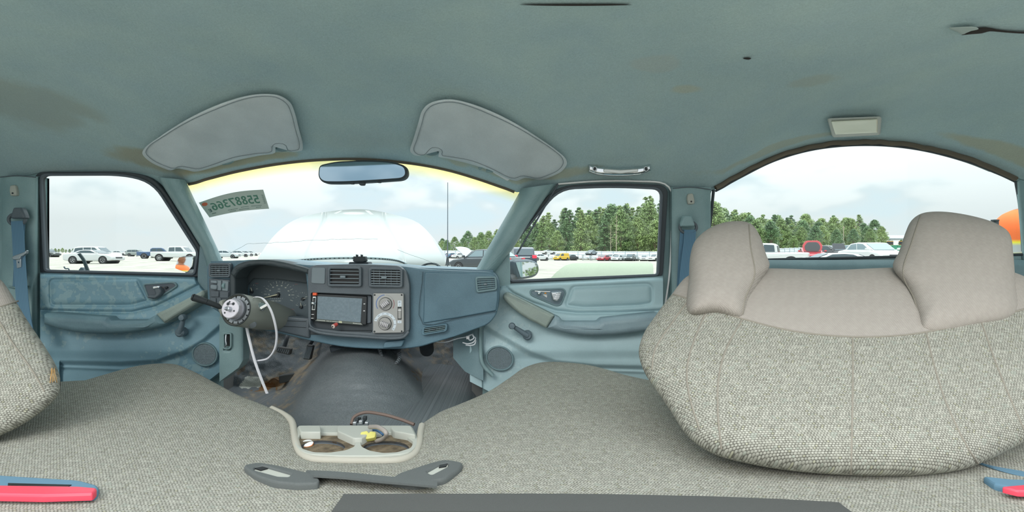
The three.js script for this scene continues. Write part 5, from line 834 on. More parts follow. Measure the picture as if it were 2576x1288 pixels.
{ // interior mirror
  const t = thing('rear_view_mirror', 'black framed interior mirror hanging at the top of the windscreen', 'mirror'), d = DW - 0.10;
  const o = rp([[799, 414], [840, 405], [915, 402], [985, 406], [1021, 418], [1026, 440], [1014, 452], [930, 457], [860, 460], [810, 459], [796, 444]], [10, 20, 40, 20, 12, 12, 14, 30, 30, 16, 12]);
  const c = P(911, 431, d), tilt = (g) => { g.translate(-c.x, -c.y, -c.z); g.rotateX(-0.02); g.rotateY(-0.06); g.translate(c.x, c.y, c.z); return g; };
  part('housing', tilt(face(grow(o, 1), d, 0.035, 0.012)), M.rubberDark, t); part('glass', tilt(face(grow(o, -4), d - 0.001, 0.004, 0)), mat(0x8ba1ae, 0.03, { metalness: 1 }), t);
  part('toggle', tilt(face(rp([[900, 458], [918, 458], [916, 466], [904, 466]], 3), d + 0.005, 0.015, 0.004)), M.rubberDark, t); part('lamp_knob', tilt(face(rect(880, 458, 889, 463, 1), d + 0.005, 0.012, 0.002)), M.rubberDark, t); part('lamp_knob', tilt(face(rect(950, 456, 958, 460, 1), d + 0.005, 0.012, 0.002)), M.rubberDark, t);
  part('stem', cap(P(915, 425, d + 0.03), P(915, 412, DW + 0.03), 0.009, 0.012, 12), M.rubberDark, t);
}
{ // dome lamp, grab handle
  const t = thing('dome_lamp', 'cream rectangular dome lamp above the rear window, unlit', 'lamp');
  const o = [[2081, 300], [2084, 297], [2213, 292], [2218, 296], [2215, 337], [2210, 340], [2098, 346], [2093, 342]], i = [[2090, 305], [2208, 299], [2208, 334], [2101, 339]];
  part('frame', plateOnCeil(rp(o, 4), [2152, 319], 0.012, 0.024, 8), mat(0xb4bab6, 0.5), t); part('lens', plateOnCeil(rp(i, 3), [2152, 319], 0.024, 0.012, 8), new THREE.MeshPhysicalMaterial({ color: 0xd3dac8, roughness: 0.35, clearcoat: 0.4 }), t);
  const h = thing('grab_handle', 'chromed curved grab handle above the passenger door window', 'handle'), d = DW - 0.10;
  const bar = [...cr([[1481, 412], [1500, 417], [1560, 422], [1616, 418], [1638, 411]], 6, false), ...cr([[1638, 428], [1616, 436], [1560, 441], [1504, 437], [1482, 429]], 6, false)];
  part('bar', face(bar, d, 0.03, 0.010), M.chrome, h); part('grip_inlay', face(rp([[1518, 424], [1560, 427], [1606, 424], [1606, 432], [1560, 437], [1518, 433]], 4), d - 0.003, 0.012, 0.003), mat(0xc9ccc8, 0.3, { metalness: 0.6 }), h);
  for (const u of [1496, 1625]) { part('screw', lathe([[0, .003], [.005, .002], [.006, 0], [0, 0]], P(u, 425, d), V(0, 0, 1), 16), M.dark, h); part('screw_ring', new THREE.TorusGeometry(0.0085, 0.0018, 8, 22).translate(...P(u, 425, d - 0.001).toArray()), M.chrome, h); }
  for (const [u, s] of [[1494, 1], [1624, -1]]) part('mount', tubePx([[u, 414, d + .02], [u + s * 4, 408, d + .05], [u + s * 10, 404, d + .09]], 0.014, 8), M.trim, h);
}
{ // tears in the headliner cloth: the dark board shows, the torn lip hangs down
  const tm = mat(0x2a2422, 0.95), lip = mat(0xa9b8b6, 0.95);
  const t = thing('headliner_tear', 'ragged dark tear in the headliner above the bench with a hanging pale lip', 'tear', 'tears in the headliner');
  part('gap', plateOnCeil(cr([[2418, 88], [2440, 80], [2456, 72], [2480, 69], [2520, 76], [2580, 81], [2700, 84], [2580, 85], [2530, 82], [2490, 79], [2470, 84], [2446, 86]], 3), [2480, 77.5], 0.004, 0.004, 4), tm, t);
  part('lip', plateOnCeil(cr([[2386, 71], [2410, 68], [2455, 68], [2462, 73], [2440, 79], [2420, 87], [2408, 80]], 3), [2432, 74], 0.010, 0.004, 4), lip, t);
  const t2 = thing('headliner_tear', 'long thin dark slit in the headliner near the middle of the roof', 'tear', 'tears in the headliner'); part('gap', plateOnCeil(cr([[1306, 12], [1380, 11], [1480, 10.5], [1560, 11], [1590, 12.5], [1540, 14], [1440, 15], [1350, 14]], 4), [1450, 12.6], 0.003, 0.004, 4), tm, t2);
  const t3 = thing('headliner_tear', 'tiny dark nick in the headliner cloth', 'tear', 'tears in the headliner'); part('gap', plateOnCeil(cr([[1869, 147], [1880, 145], [1890, 147], [1884, 150], [1874, 149]], 3), [1880, 147.4], 0.003, 0.004, 3), tm, t3);
  void lip;
}

// ---------------------------------------------------------------- on and beyond the windscreen
{
  const st = canvasTex(1024, 420, (x, w, h) => {                  // lot sticker, seen from behind through the glass: its print runs backwards
    x.translate(w, 0); x.scale(-1, 1); x.fillStyle = '#b3c2ba'; x.fillRect(0, 0, w, h);
    x.fillStyle = '#4b7f6c'; x.font = 'bold 250px sans-serif'; x.textBaseline = 'alphabetic'; x.save(); x.scale(0.72, 1); x.fillText('55887366', 150, 285); x.restore(); x.fillStyle = '#3a5f5a'; x.font = 'bold 110px sans-serif'; x.fillText('E', 912, 300);
    x.fillStyle = '#d06d4e'; x.beginPath(); x.arc(962, 82, 44, 0, 7); x.fill(); x.fillStyle = '#55726b'; x.font = 'bold 22px sans-serif'; for (const [a, b, n] of [[110, 330, 8], [330, 330, 6], [520, 345, 5], [620, 345, 3], [130, 365, 4], [330, 372, 8], [560, 380, 5]]) for (let k = 0; k < n; k++) x.fillRect(a + k * 22, b, 15, 14); for (let k = 0; k < 18; k++) x.fillRect(24, 110 + k * 11, 40 - (k % 4) * 6, 5); x.fillRect(880, 340, 70, 16);
  });
  st.wrapS = st.wrapT = THREE.ClampToEdgeWrapping;
  const d = DW + 0.010, q = (s, t) => { const top = [lerp(500, 662, s), lerp(510, 477, s) - 9 * Math.sin(s * Math.PI) * 0.9], bot = [lerp(527, 677, s), lerp(547, 525, s) - 8 * Math.sin(s * Math.PI) * 0.5]; return P(lerp(top[0], bot[0], t), lerp(top[1], bot[1], t), d); };
  single('lot_sticker', 'pale lot number sticker with red dot on the windscreen, its print seen from behind', 'sticker', solid(24, 4, q, (s, t) => { const p = q(s, t); p.z -= 0.0008; return p; }, (p, s, t) => [s, 1 - t]), mat(0xffffff, 0.6, { map: st }));
}
{ // phone mount on the dash top
  const t = thing('phone_mount', 'black phone cradle standing on the dash top before the windscreen', 'phone mount'), d = 2.16;
  part('base_pad', face(rp([[878, 659], [925, 659], [927, 665], [876, 665]], 2), d, 0.06, 0.004), M.rubberDark, t); part('cradle', face(rp([[888, 645], [918, 645], [920, 657], [914, 660], [893, 660], [887, 657]], 2), d - 0.01, 0.03, 0.004), M.dark, t); for (const u of [897, 909]) part('claw', face(rp([[u - 2.5, 640], [u + 2.5, 641], [u + 2, 646], [u - 2, 646]], 1), d - 0.012, 0.012, 0.002), M.dark, t);
}
{ // raised bonnet, cowl grille, wiper, aerial
  const top = smo([[640, 664], [680, 604], [720, 566], [760, 546], [820, 533], [880, 527], [930, 528], [1000, 542], [1050, 560], [1080, 590], [1105, 630], [1132, 682]]);
  const hd = (u, v) => { const k = (u - 890) / 250; return 3.5 - 0.5 * sstep(640, 530, v) * 0.0 + 0.35 * sstep(665, 530, v) + 0.30 * k * k + 0.020 * Math.exp(-(((u - lerp(770, 820, sstep(660, 530, v))) / 5) ** 2)) + 0.020 * Math.exp(-(((u - lerp(1012, 960, sstep(660, 530, v))) / 5) ** 2)); };
  const t = thing('hood', 'white painted truck hood standing open beyond the windscreen', 'hood');
  part('panel', relief(640, 1132, top, (u) => u > 1020 ? lerp(664, 684, (u - 1020) / 112) : 664, 120, 40, (u, v) => hd(u, v), 0.03), new THREE.MeshPhysicalMaterial({ color: 0xa2a7a5, roughness: 0.3, clearcoat: 0.8, clearcoatRoughness: 0.1 }), t);
  for (const p of [[[840, 536], [856, 530], [862, 530], [846, 538]], [[918, 529], [928, 530], [940, 540], [932, 540]]]) part('decal', face(p, 3.72, 0.004, 0), mat(0xdcdfdc, 0.6), t);
  const c = thing('cowl_grille', 'perforated grey cowl strip below the open hood', 'grille'), cm = mat(0x8e9a9b, 0.6); const cp = cr([[745, 652], [800, 648], [880, 646], [960, 648], [1000, 653], [1022, 661]], 6, false);
  part('strip', face([...cp, ...[...cp].reverse().map(([u, v]) => [u, v + 6])], 3.0, 0.03, 0.003), cm, c);
  for (let k = 2; k < cp.length - 2; k++) part('slot', face(ell(cp[k][0], cp[k][1] + 3, 2.2, 1.2, 8), 2.998, 0.004, 0), M.dark, c);
  const w = thing('wiper', 'black wiper arm resting at the foot of the windscreen', 'wiper'); part('arm', tubePx([[1056, 672, 2.5], [1075, 664, 2.5], [1095, 664, 2.5], [1110, 672, 2.5], [1170, 682, 2.5]], 0.005, 6), M.dark, w); part('blade', tubePx([[1020, 668, 2.52], [1100, 676, 2.52], [1180, 684, 2.52]], 0.006, 6), M.rubberDark, w);
  const a = thing('aerial', 'thin radio aerial rod rising beside the open hood', 'aerial'); part('rod', cap(P(1126, 690, 3.3), P(1126.5, 459, 3.3), 0.0035, 0.002, 8), M.rubber, a); part('base', lathe([[0, .05], [.006, .05], [.012, .01], [.016, 0], [0, 0]], P(1126, 668, 3.3), V(0, 1, 0), 14), M.dark, a);
  const ck = mat(0xa9b4b0, 0.4); const cr1 = thing('glass_crack', 'fine wandering crack low across the windscreen', 'crack'); const pts = []; for (let k = 0; k <= 26; k++) { const u = lerp(580, 950, k / 26); pts.push([u, (k < 3 ? lerp(636, 614, k / 3) : lerp(614, 596, (k - 3) / 23) + (k > 18 ? (k - 18) * 0.6 : 0)) + (hash(k, 2, 2) - .5) * 2, DW + 0.0135]); } part('crack_line', tubePx(pts, 0.0006, 4, false, 2), ck, cr1); part('crack_line', tubePx([[1000, 628, DW + .0135], [1030, 640, DW + .0135], [1066, 652, DW + .0135], [1104, 668, DW + .0135]], 0.0006, 4), ck, cr1);
}
// door mirrors: each turned outwards, so that it looks along the outside of the cab
function aim(g, c, n) { g.translate(-c.x, -c.y, -c.z); g.applyQuaternion(new THREE.Quaternion().setFromUnitVectors(V(0, 0, 1), n)); g.translate(c.x, c.y, c.z); return g; }
const wider = (pts, c, k) => pts.map(([u, v]) => [c + (u - c) * k, v]);
{
  const t = thing('door_mirror', 'black framed driver door mirror showing a person in orange', 'mirror'), d = 2.75, c = P(463, 664, d);
  const d0 = c.clone().sub(V(0, YC, 0)).normalize(), r0 = V(-11.9, 1.36, 1.27).sub(c).normalize(), n = r0.sub(d0).normalize();
  const o = wider(rp([[446, 646], [492, 645], [488, 672], [474, 687], [434, 676], [436, 666]], [6, 3, 5, 8, 5, 5]), 463, 1.06);
  part('housing', aim(face(grow(o, 2), d, 0.09, 0.02), c, n), M.dark, t); part('glass', aim(face(grow(o, -1.2), d - 0.002, 0.004, 0), c, n), M.mirror, t); part('bracket', tubePx([[476, 682, d + .05], [496, 692, d - .1], [510, 700, d - .3]], 0.02, 8), M.dark, t);
  const t2 = thing('door_mirror', 'dark teal passenger door mirror reflecting trees', 'mirror'), d2 = 2.62, c2 = P(1325, 678, d2), e0 = c2.clone().sub(V(0, YC, 0)).normalize(), n2 = V(1, 0.055, 0.13).normalize().sub(e0).normalize();
  const w = (p) => wider(p, 1325, 1.28), o2 = w(rp([[1290, 656], [1340, 654], [1358, 662], [1361, 680], [1352, 694], [1318, 700], [1298, 700]], [8, 14, 12, 14, 12, 14, 6]));
  part('housing', aim(face(grow(o2, 3), d2, 0.07, 0.02), c2, n2), mat(0x515d66, 0.4), t2); part('glass', aim(face(w(rp([[1296, 660], [1338, 658], [1353, 665], [1356, 680], [1346, 692], [1308, 698]], [4, 10, 10, 12, 12, 4])), d2 - 0.002, 0.004, 0), c2, n2), M.mirror, t2); part('bracket', tubePx([[1300, 696, d2 + .03], [1282, 702, d2 - .1], [1268, 708, d2 - .3]], 0.02, 8), M.dark, t2);
}
{ // odds and ends outside the driver window and behind the head restraint
  const t = thing('rubber_strip', 'black bent rubber strip sticking up outside the driver window', 'strip'); part('strip', strap([P(228, 700, 2.5), P(216, 668, 2.5), P(211, 655, 2.5), P(199, 638, 2.5)], V(1, .3, 0), .013, .006), M.rubberDark, t); part('clip', face(rp([[196, 680], [202, 672], [208, 674], [212, 690], [196, 690]], 2), 2.5, .02, .004), M.rubber, t); part('wire', tubePx([[161, 671, 2.5], [165, 676, 2.5], [172, 676, 2.5], [176, 690, 2.5]], .003, 6), M.rubber, t);
  const q = thing('marker_post', 'short black post top showing beside the driver head restraint', 'post'); part('post', face(rect(2503, 553, 2514, 700, 1), 2.9, .02, .003), M.rubberDark, q); part('cap', face(rect(2502, 552, 2515, 556, 1), 2.89, .024, .002), M.dark, q);
}

// ---------------------------------------------------------------- vehicles, fence, trees and people on the lot
const lotAt = (u, d) => { const x = (u - 1288) / F * d; return V(x, lotY(x, d), -d); };
const paint = (c, r = 0.3) => new THREE.MeshPhysicalMaterial({ color: new THREE.Color(c).multiplyScalar(0.62), roughness: r, clearcoat: 0.6, clearcoatRoughness: 0.15 });
const CM = { glass: mat(0x49565d, 0.12), glassPale: mat(0x7d8f96, 0.15), tyre: mat(0x2b2c2e, 0.85), rim: mat(0xc4c7ca, 0.35, { metalness: 0.5 }), well: mat(0x17181a, 0.9), lamp: mat(0xe6ebee, 0.2), tail: mat(0xc0273a, 0.3), black: mat(0x24272a, 0.6) };
const SH = {
  coupe: { w: 1.86, low: [[-2.36, .34], [-2.42, .62], [-2.38, .92], [-2.2, 1.0], [-1.5, 1.02], [.8, .98], [1.7, .92], [2.2, .78], [2.36, .62], [2.36, .34], [1.9, .26], [-1.9, .26]], cab: [[-1.75, .98], [-1.0, 1.28], [-.45, 1.35], [.15, 1.33], [1.05, .95]], win: [[[-1.25, 1.04], [-.78, 1.26], [-.4, 1.29], [.1, 1.27], [.62, 1.03]]], wb: [-1.42, 1.42], r: .35 },
  sedan: { w: 1.8, low: [[-2.3, .32], [-2.34, .6], [-2.28, .95], [-1.7, 1.0], [1.0, .95], [1.9, .85], [2.25, .68], [2.28, .32], [1.9, .24], [-1.9, .24]], cab: [[-1.85, .97], [-1.15, 1.4], [-.4, 1.46], [.25, 1.42], [1.2, .92]], win: [[[-1.45, 1.02], [-1.02, 1.34], [-.48, 1.39], [-.45, 1.02]], [[-.38, 1.02], [-.4, 1.39], [.2, 1.35], [.8, 1.0]]], wb: [-1.38, 1.38], r: .33 },
  suv: { w: 1.9, low: [[-2.3, .42], [-2.36, .75], [-2.32, 1.08], [1.15, 1.08], [2.1, .98], [2.34, .75], [2.34, .42], [1.9, .32], [-1.9, .32]], cab: [[-2.3, 1.05], [-2.02, 1.62], [-1.6, 1.74], [.2, 1.76], [.5, 1.7], [1.3, 1.05]], win: [[[-2.0, 1.14], [-1.86, 1.56], [-1.0, 1.64], [-1.0, 1.14]], [[-.92, 1.14], [-.92, 1.64], [-.1, 1.65], [-.1, 1.14]], [[-.02, 1.14], [-.02, 1.65], [.3, 1.62], [.9, 1.12]]], wb: [-1.4, 1.42], r: .37 },
  pickup: { w: 1.98, low: [[-2.8, .6], [-2.82, 1.18], [-.85, 1.18], [1.3, 1.16], [2.5, 1.1], [2.75, .9], [2.78, .52], [2.3, .42], [-2.4, .48]], cab: [[-.9, 1.15], [-.82, 1.7], [-.6, 1.84], [.65, 1.86], [.9, 1.78], [1.5, 1.14]], win: [[[-.72, 1.22], [-.66, 1.7], [.0, 1.74], [.0, 1.22]], [[.08, 1.22], [.08, 1.74], [.72, 1.73], [1.12, 1.2]]], wb: [-1.75, 1.85], r: .42 },
  van: { w: 2.0, low: [[-2.5, .45], [-2.55, 1.0], [-2.5, 1.25], [1.6, 1.2], [2.3, 1.05], [2.5, .8], [2.5, .45], [2.0, .35], [-2.0, .35]], cab: [[-2.5, 1.2], [-2.42, 1.95], [-2.2, 2.06], [.7, 2.08], [1.0, 1.98], [1.75, 1.18]], win: [[[-.1, 1.3], [-.1, 1.9], [.75, 1.9], [1.35, 1.28]]], wb: [-1.55, 1.6], r: .38 },
};
const cache = {};
function wheelGeo(r) { return cache['w' + r] ??= { tyre: lathe([[r * .62, -.11], [r * .92, -.11], [r, -.07], [r, .07], [r * .92, .11], [r * .62, .11], [r * .62, -.11]], V(0, 0, 0), V(0, 0, 1), 28), rim: (() => { const g = [lathe([[r * .56, .10], [r * .64, .10], [r * .64, .05], [r * .56, .05], [r * .56, .10]], V(0, 0, 0), V(0, 0, 1), 28), lathe([[0, .09], [r * .16, .09], [r * .16, .04], [0, .04]], V(0, 0, 0), V(0, 0, 1), 14)]; for (let k = 0; k < 5; k++) { const a = k * Math.PI * 2 / 5 + .3, s = new THREE.BoxGeometry(r * .5, r * .15, .03); s.translate(r * .36, 0, .075); s.rotateZ(a); g.push(s); } return merge(g); })(), disc: lathe([[0, .03], [r * .6, .03], [r * .6, .0], [0, 0]], V(0, 0, 0), V(0, 0, 1), 20) }; }
function car(o) {
  const s = SH[o.type], t = thing(o.name, o.label, o.cat || (o.type === 'pickup' ? 'truck' : o.type === 'van' ? 'van' : 'car'), o.group), pm = o.pm || paint(o.color, o.rough ?? 0.3), w = s.w;
  const key = o.type, G = cache[key] ??= (() => {
    const body = new THREE.ExtrudeGeometry(shapeOf(rp(s.low, .10)), { depth: w - .24, bevelSize: .10, bevelThickness: .12, bevelSegments: 3, bevelOffset: -.10 }); body.translate(0, 0, -(w - .24) / 2);
    const cw = w * .80, cab = new THREE.ExtrudeGeometry(shapeOf(rp(s.cab, .08)), { depth: cw - .16, bevelSize: .08, bevelThickness: .10, bevelSegments: 3, bevelOffset: -.08 }); cab.translate(0, 0, -(cw - .16) / 2);
    const arches = s.wb.map((x) => { const g = new THREE.CylinderGeometry(s.r * 1.18, s.r * 1.18, w + .02, 28); g.rotateX(Math.PI / 2); g.translate(x, s.r, 0); return g; });
    const a = s.cab[s.cab.length - 1], b = s.cab[s.cab.length - 2], c = s.cab[0], e = s.cab[1];
    const pane = (p, q, k) => { const dx = q[0] - p[0], dy = q[1] - p[1], L = Math.hypot(dx, dy), g = new RoundedBoxGeometry(L * .82, .02, cw * .86, 1, .008); g.rotateZ(Math.atan2(dy, dx)); g.translate((p[0] + q[0]) / 2 + k * .02, (p[1] + q[1]) / 2 + .015, 0); return g; };
    const wins = s.win.map((pl) => { const g = new THREE.ExtrudeGeometry(shapeOf(rp(pl, .03)), { depth: .012, bevelEnabled: false }); return [g.clone().translate(0, 0, cw / 2 + .012), g.clone().translate(0, 0, -cw / 2 - .024)]; }).flat();
    return { body: toCreasedNormals(body, .6), cab: toCreasedNormals(cab, .6), arches, ws: pane(a, b, 1), rw: pane(c, e, -1), wins };
  })();
  part('body', G.body, pm, t); part('cabin', G.cab, pm, t); part('windscreen', G.ws, o.glass || CM.glass, t); part('rear_screen', G.rw, o.glass || CM.glass, t);
  for (const g of G.wins) part('side_window', g, o.glass || CM.glass, t);
  for (const g of G.arches) part('wheel_arch', g, CM.well, t);
  const wg = wheelGeo(s.r); for (const x of s.wb) for (const k of [1, -1]) { const q = new THREE.Group(); q.name = 'wheel'; q.position.set(x, s.r, k * (w / 2 - .08)); if (k < 0) q.rotation.y = Math.PI; t.add(q); part('tyre', wg.tyre, CM.tyre, q); part('rim', wg.rim, o.rim || CM.rim, q); part('hub_disc', wg.disc, CM.black, q); }
  const fx = Math.max(...s.low.map((p) => p[0])), bx = Math.min(...s.low.map((p) => p[0])), hy = s.low.find((p) => p[0] > fx - .5)[1];
  for (const k of [1, -1]) { part('headlamp', box(fx - .06, hy * .86, k * w * .36, .10, .15, .34, .03), CM.lamp, t); part('tail_lamp', box(bx + .05, Math.min(1.0, s.low[2][1] * .9), k * w * .38, .10, .18, .26, .03), CM.tail, t); part('door_mirror', box(s.cab[s.cab.length - 1][0] - .25, s.cab[s.cab.length - 1][1] + .12, k * (w * .5 + .05), .14, .12, .18, .03), pm, t); }
  part('front_bumper', box(fx - .03, .42, 0, .08, .14, w * .84, .03), o.bump || pm, t); part('rear_bumper', box(bx + .02, .48, 0, .10, .18, w * .86, .04), o.bump2 || pm, t); part('grille', box(fx - .01, hy * .74, 0, .06, .14, w * .5, .02), CM.black, t);
  const p = o.at || lotAt(o.u, o.d); t.position.copy(p); if (o.up) t.position.y += o.up; t.rotation.y = o.yaw; if (o.k) t.scale.setScalar(o.k); t.userData.placed = true; return t;
}
const N1 = 'vehicles parked on the lot';
car({ name: 'coupe', type: 'coupe', label: 'silver white two-door coupe with damaged nose, parked side-on on the gravel', color: 0xdfe3e4, u: 238, d: 54, yaw: 0.03 });
car({ name: 'suv', type: 'suv', label: 'white sport utility vehicle half hidden behind the silver coupe', color: 0xe8ecec, u: 243, d: 64, yaw: 0.05 });
car({ name: 'suv', type: 'suv', label: 'dark grey sport utility vehicle with missing front bumper', color: 0x5d6564, u: 120, d: 118, yaw: -0.1 });
car({ name: 'pickup_truck', type: 'pickup', label: 'lifted white crew-cab pickup truck seen from behind its side', color: 0xeaeeee, u: 447, d: 70, yaw: 0.12 });
car({ name: 'pickup_truck', type: 'pickup', label: 'dark blue pickup truck beside the white crew-cab truck', color: 0x3c5f8a, u: 395, d: 94, yaw: 0.45 });
car({ name: 'pickup_truck', type: 'suv', cat: 'truck', label: 'grey covered utility wagon next to the blue pickup truck', color: 0x98a29f, u: 345, d: 140, yaw: 0.15 });
car({ name: 'sedan', type: 'sedan', label: 'small white sedan far out beyond the silver coupe', color: 0xe9ecec, u: 300, d: 165, yaw: 0.2 });
car({ name: 'sedan', type: 'sedan', label: 'white wrecked hatchback beyond the coupe nose', color: 0xdde0df, u: 322, d: 190, yaw: 0.9 });
car({ name: 'sedan', type: 'sedan', label: 'silver sedan seen beside the windscreen pillar cover', color: 0xcdd6d9, u: 570, d: 100, yaw: 0.1 });
for (const [u, d, y] of [[602, 128, .4], [618, 150, .5], [632, 170, .3]]) car({ name: 'sedan', type: 'sedan', label: 'pale sedan in the far row beyond the windscreen', group: 'far row beyond the windscreen', color: 0xdfe5e6, u, d, yaw: y });
{ // black wreck with its door open
  const t = car({ name: 'sedan', type: 'sedan', label: 'black wrecked car with its front door and hood open', color: 0x353f45, u: 1222, d: 33, yaw: 2.5, glass: CM.glassPale });
  const dr = new THREE.Group(); dr.name = 'open_door'; t.add(dr); dr.position.set(1.0, 0, -.86); dr.rotation.y = 1.15;
  part('door_skin', extrude(rp([[-1.05, .3], [0, .3], [.02, .95], [-1.05, .98]], .05), .07, .02), paint(0x39474f), dr); part('window_frame', extrude(rp([[-1.02, .96], [-.02, .93], [-.55, 1.36], [-.95, 1.38]], .08), .04, .01, [rp([[-.95, 1.0], [-.14, .98], [-.58, 1.31], [-.90, 1.32]], .06)]), CM.black, dr); part('window_glass', extrude([[-.95, 1.0], [-.14, .98], [-.58, 1.31], [-.90, 1.32]], .01, 0), CM.glassPale, dr);
  const hd = extrude(rp([[0, -.7], [1.15, -.55], [1.25, 0], [1.15, .55], [0, .7]], .12), .04, .015); hd.rotateX(-Math.PI / 2); hd.rotateZ(0.55); hd.translate(1.0, 1.0, 0); part('raised_hood', hd, paint(0xaab2b8), t);
}
{ const t = car({ name: 'suv', type: 'suv', label: 'navy sport utility vehicle seen from behind with large red tail lamps', color: 0x2f3d54, u: 1308, d: 44, yaw: 1.72 }); for (const k of [1, -1]) part('wrap_lamp', box(-2.30, 1.0, k * .74, .14, .26, .36, .04), mat(0xd8354c, 0.25), t); part('plate_strip', box(-2.37, .96, 0, .04, .06, .8, .01), CM.rim, t); part('rear_wiper', box(-2.24, 1.2, .1, .03, .04, .5, .01), CM.black, t); }
car({ name: 'sedan', type: 'sedan', label: 'white sedan standing behind the navy utility vehicle', color: 0xe8eaec, u: 1357, d: 118, yaw: 0.7 });
car({ name: 'sedan', type: 'sedan', label: 'black wreck behind the yellow van', color: 0x3b4143, u: 1434, d: 140, yaw: -2.4 });
car({ name: 'van', type: 'van', label: 'bright yellow van with crumpled front', color: 0xf2c61a, u: 1412, d: 132, yaw: -2.35, k: .86 });
function rack(label, u, d) {
  const t = thing('display_rack', label, 'rack'), c = lotAt(u, d), m = mat(0x9aa0a2, 0.5, { metalness: 0.4 });
  part('deck', box(0, 1.4, 0, 4.6, .10, 2.2), m, t); for (const x of [-2.1, 0, 2.1]) for (const z of [-.95, .95]) part('leg', box(x, .68, z, .12, 1.36, .12), m, t); for (const x of [-1.05, 1.05]) { const g = new THREE.BoxGeometry(2.4, .06, .06), h = g.clone(); g.rotateZ(.5); h.rotateZ(-.5); part('brace', g.translate(x, .7, 1.0), m, t); part('brace', h.translate(x, .7, 1.0), m, t); } part('foot_rail', box(0, .04, .95, 4.6, .08, .16), m, t);
  t.position.copy(c); t.userData.placed = true;
}
rack('low steel display rack under the white car', 1380, 140); rack('low steel display rack under the silver car by the fence', 1487, 140);
car({ name: 'coupe', type: 'coupe', label: 'white coupe raised on a steel display rack', color: 0xe9ebeb, u: 1380, d: 140, yaw: 0.4, up: 1.47, k: .8 });
car({ name: 'sedan', type: 'sedan', label: 'dark silver sedan raised on a steel display rack by the fence', color: 0x8f9ca5, u: 1487, d: 140, yaw: -2.2, up: 1.47, k: .86 });
[[1519, 136, 0xc9283c, -2.2, 'sedan', 'red hatchback in the row before the fence'], [1539, 142, 0xe4e6e6, -2.3, 'suv', 'tall white car beside the red hatchback'], [1553, 136, 0xe9ecee, -2.1, 'sedan', 'white sedan third from the red hatchback'], [1571, 142, 0xc7cdd0, -2.2, 'sedan', 'silver sedan between the white and the black cars of the row'], [1586, 138, 0x4a5352, -2.0, 'suv', 'black utility vehicle in the row before the fence'], [1597, 146, 0x6a7573, -1.9, 'sedan', 'grey green sedan behind the black utility vehicle'], [1621, 140, 0xe6e8e8, -1.9, 'sedan', 'white hatchback apart from the row by the fence'], [1650, 132, 0xf0f1f1, -2.4, 'suv', 'white utility vehicle at the window edge by the fence']].forEach(([u, d, c, y, ty, l]) => car({ name: ty === 'suv' ? 'suv' : 'sedan', type: ty, label: l, color: c, u, d, yaw: y }));
[[1128, 150, 0xd9dee0], [1140, 148, 0x6d8fae], [1150, 150, 0xe4e7e8], [1158, 146, 0xe4e7e8]].forEach(([u, d, c]) => car({ name: 'sedan', type: 'sedan', label: 'small car in the row past the open hood', group: 'row past the open hood', color: c, u, d, yaw: 0.6 }));
{ // cars behind the rear window
  const r = car({ name: 'coupe', type: 'coupe', label: 'red car with its hood raised, beyond the rear window', color: 0xd02a3a, u: 2040, d: 47, yaw: -1.95 }); const h = extrude(rp([[-.62, 0], [.62, 0], [.78, .55], [.5, 1.0], [-.5, 1.0], [-.78, .55]], .2), .05, .02); h.rotateY(Math.PI / 2); h.rotateZ(0.12); h.translate(.95, .95, 0); part('raised_hood', h, paint(0xd8313f), r); const hl = extrude(rp([[-.5, .12], [.5, .12], [.6, .5], [.38, .86], [-.38, .86], [-.6, .5]], .16), .02, .005); hl.rotateY(Math.PI / 2); hl.rotateZ(0.12); hl.translate(1.0, .95, 0); part('hood_liner', hl, mat(0x4b4f52, .9), r);
  const b = car({ name: 'sedan', type: 'sedan', label: 'black car with raised hood beside the red one', color: 0x35383d, u: 2092, d: 52, yaw: -1.35 }); const h2 = extrude(rp([[-.7, 0], [.7, 0], [.66, .7], [-.66, .7]], .12), .05, .02); h2.rotateY(Math.PI / 2); h2.rotateZ(.3); h2.translate(1.0, .95, 0); part('raised_hood', h2, paint(0x3a3d44), b);
  car({ name: 'sedan', type: 'sedan', label: 'grey sedan between the black car and the white sedan', color: 0xa7b0b4, u: 2130, d: 70, yaw: 2.2, glass: CM.glassPale });
  car({ name: 'sedan', type: 'sedan', label: 'white sedan facing the rear window head-on', color: 0xf1f3f4, u: 2196, d: 34, yaw: -1.60, glass: CM.glassPale });
  car({ name: 'sedan', type: 'coupe', label: 'white car whose long hood lies just behind the rear sill', color: 0xf3f4f4, u: 2085, d: 20, yaw: 2.95, k: .76 });
  car({ name: 'pickup_truck', type: 'pickup', label: 'white truck end at the edge of the far head restraint', color: 0xeef0f0, u: 1925, d: 40, yaw: 2.6 });
}
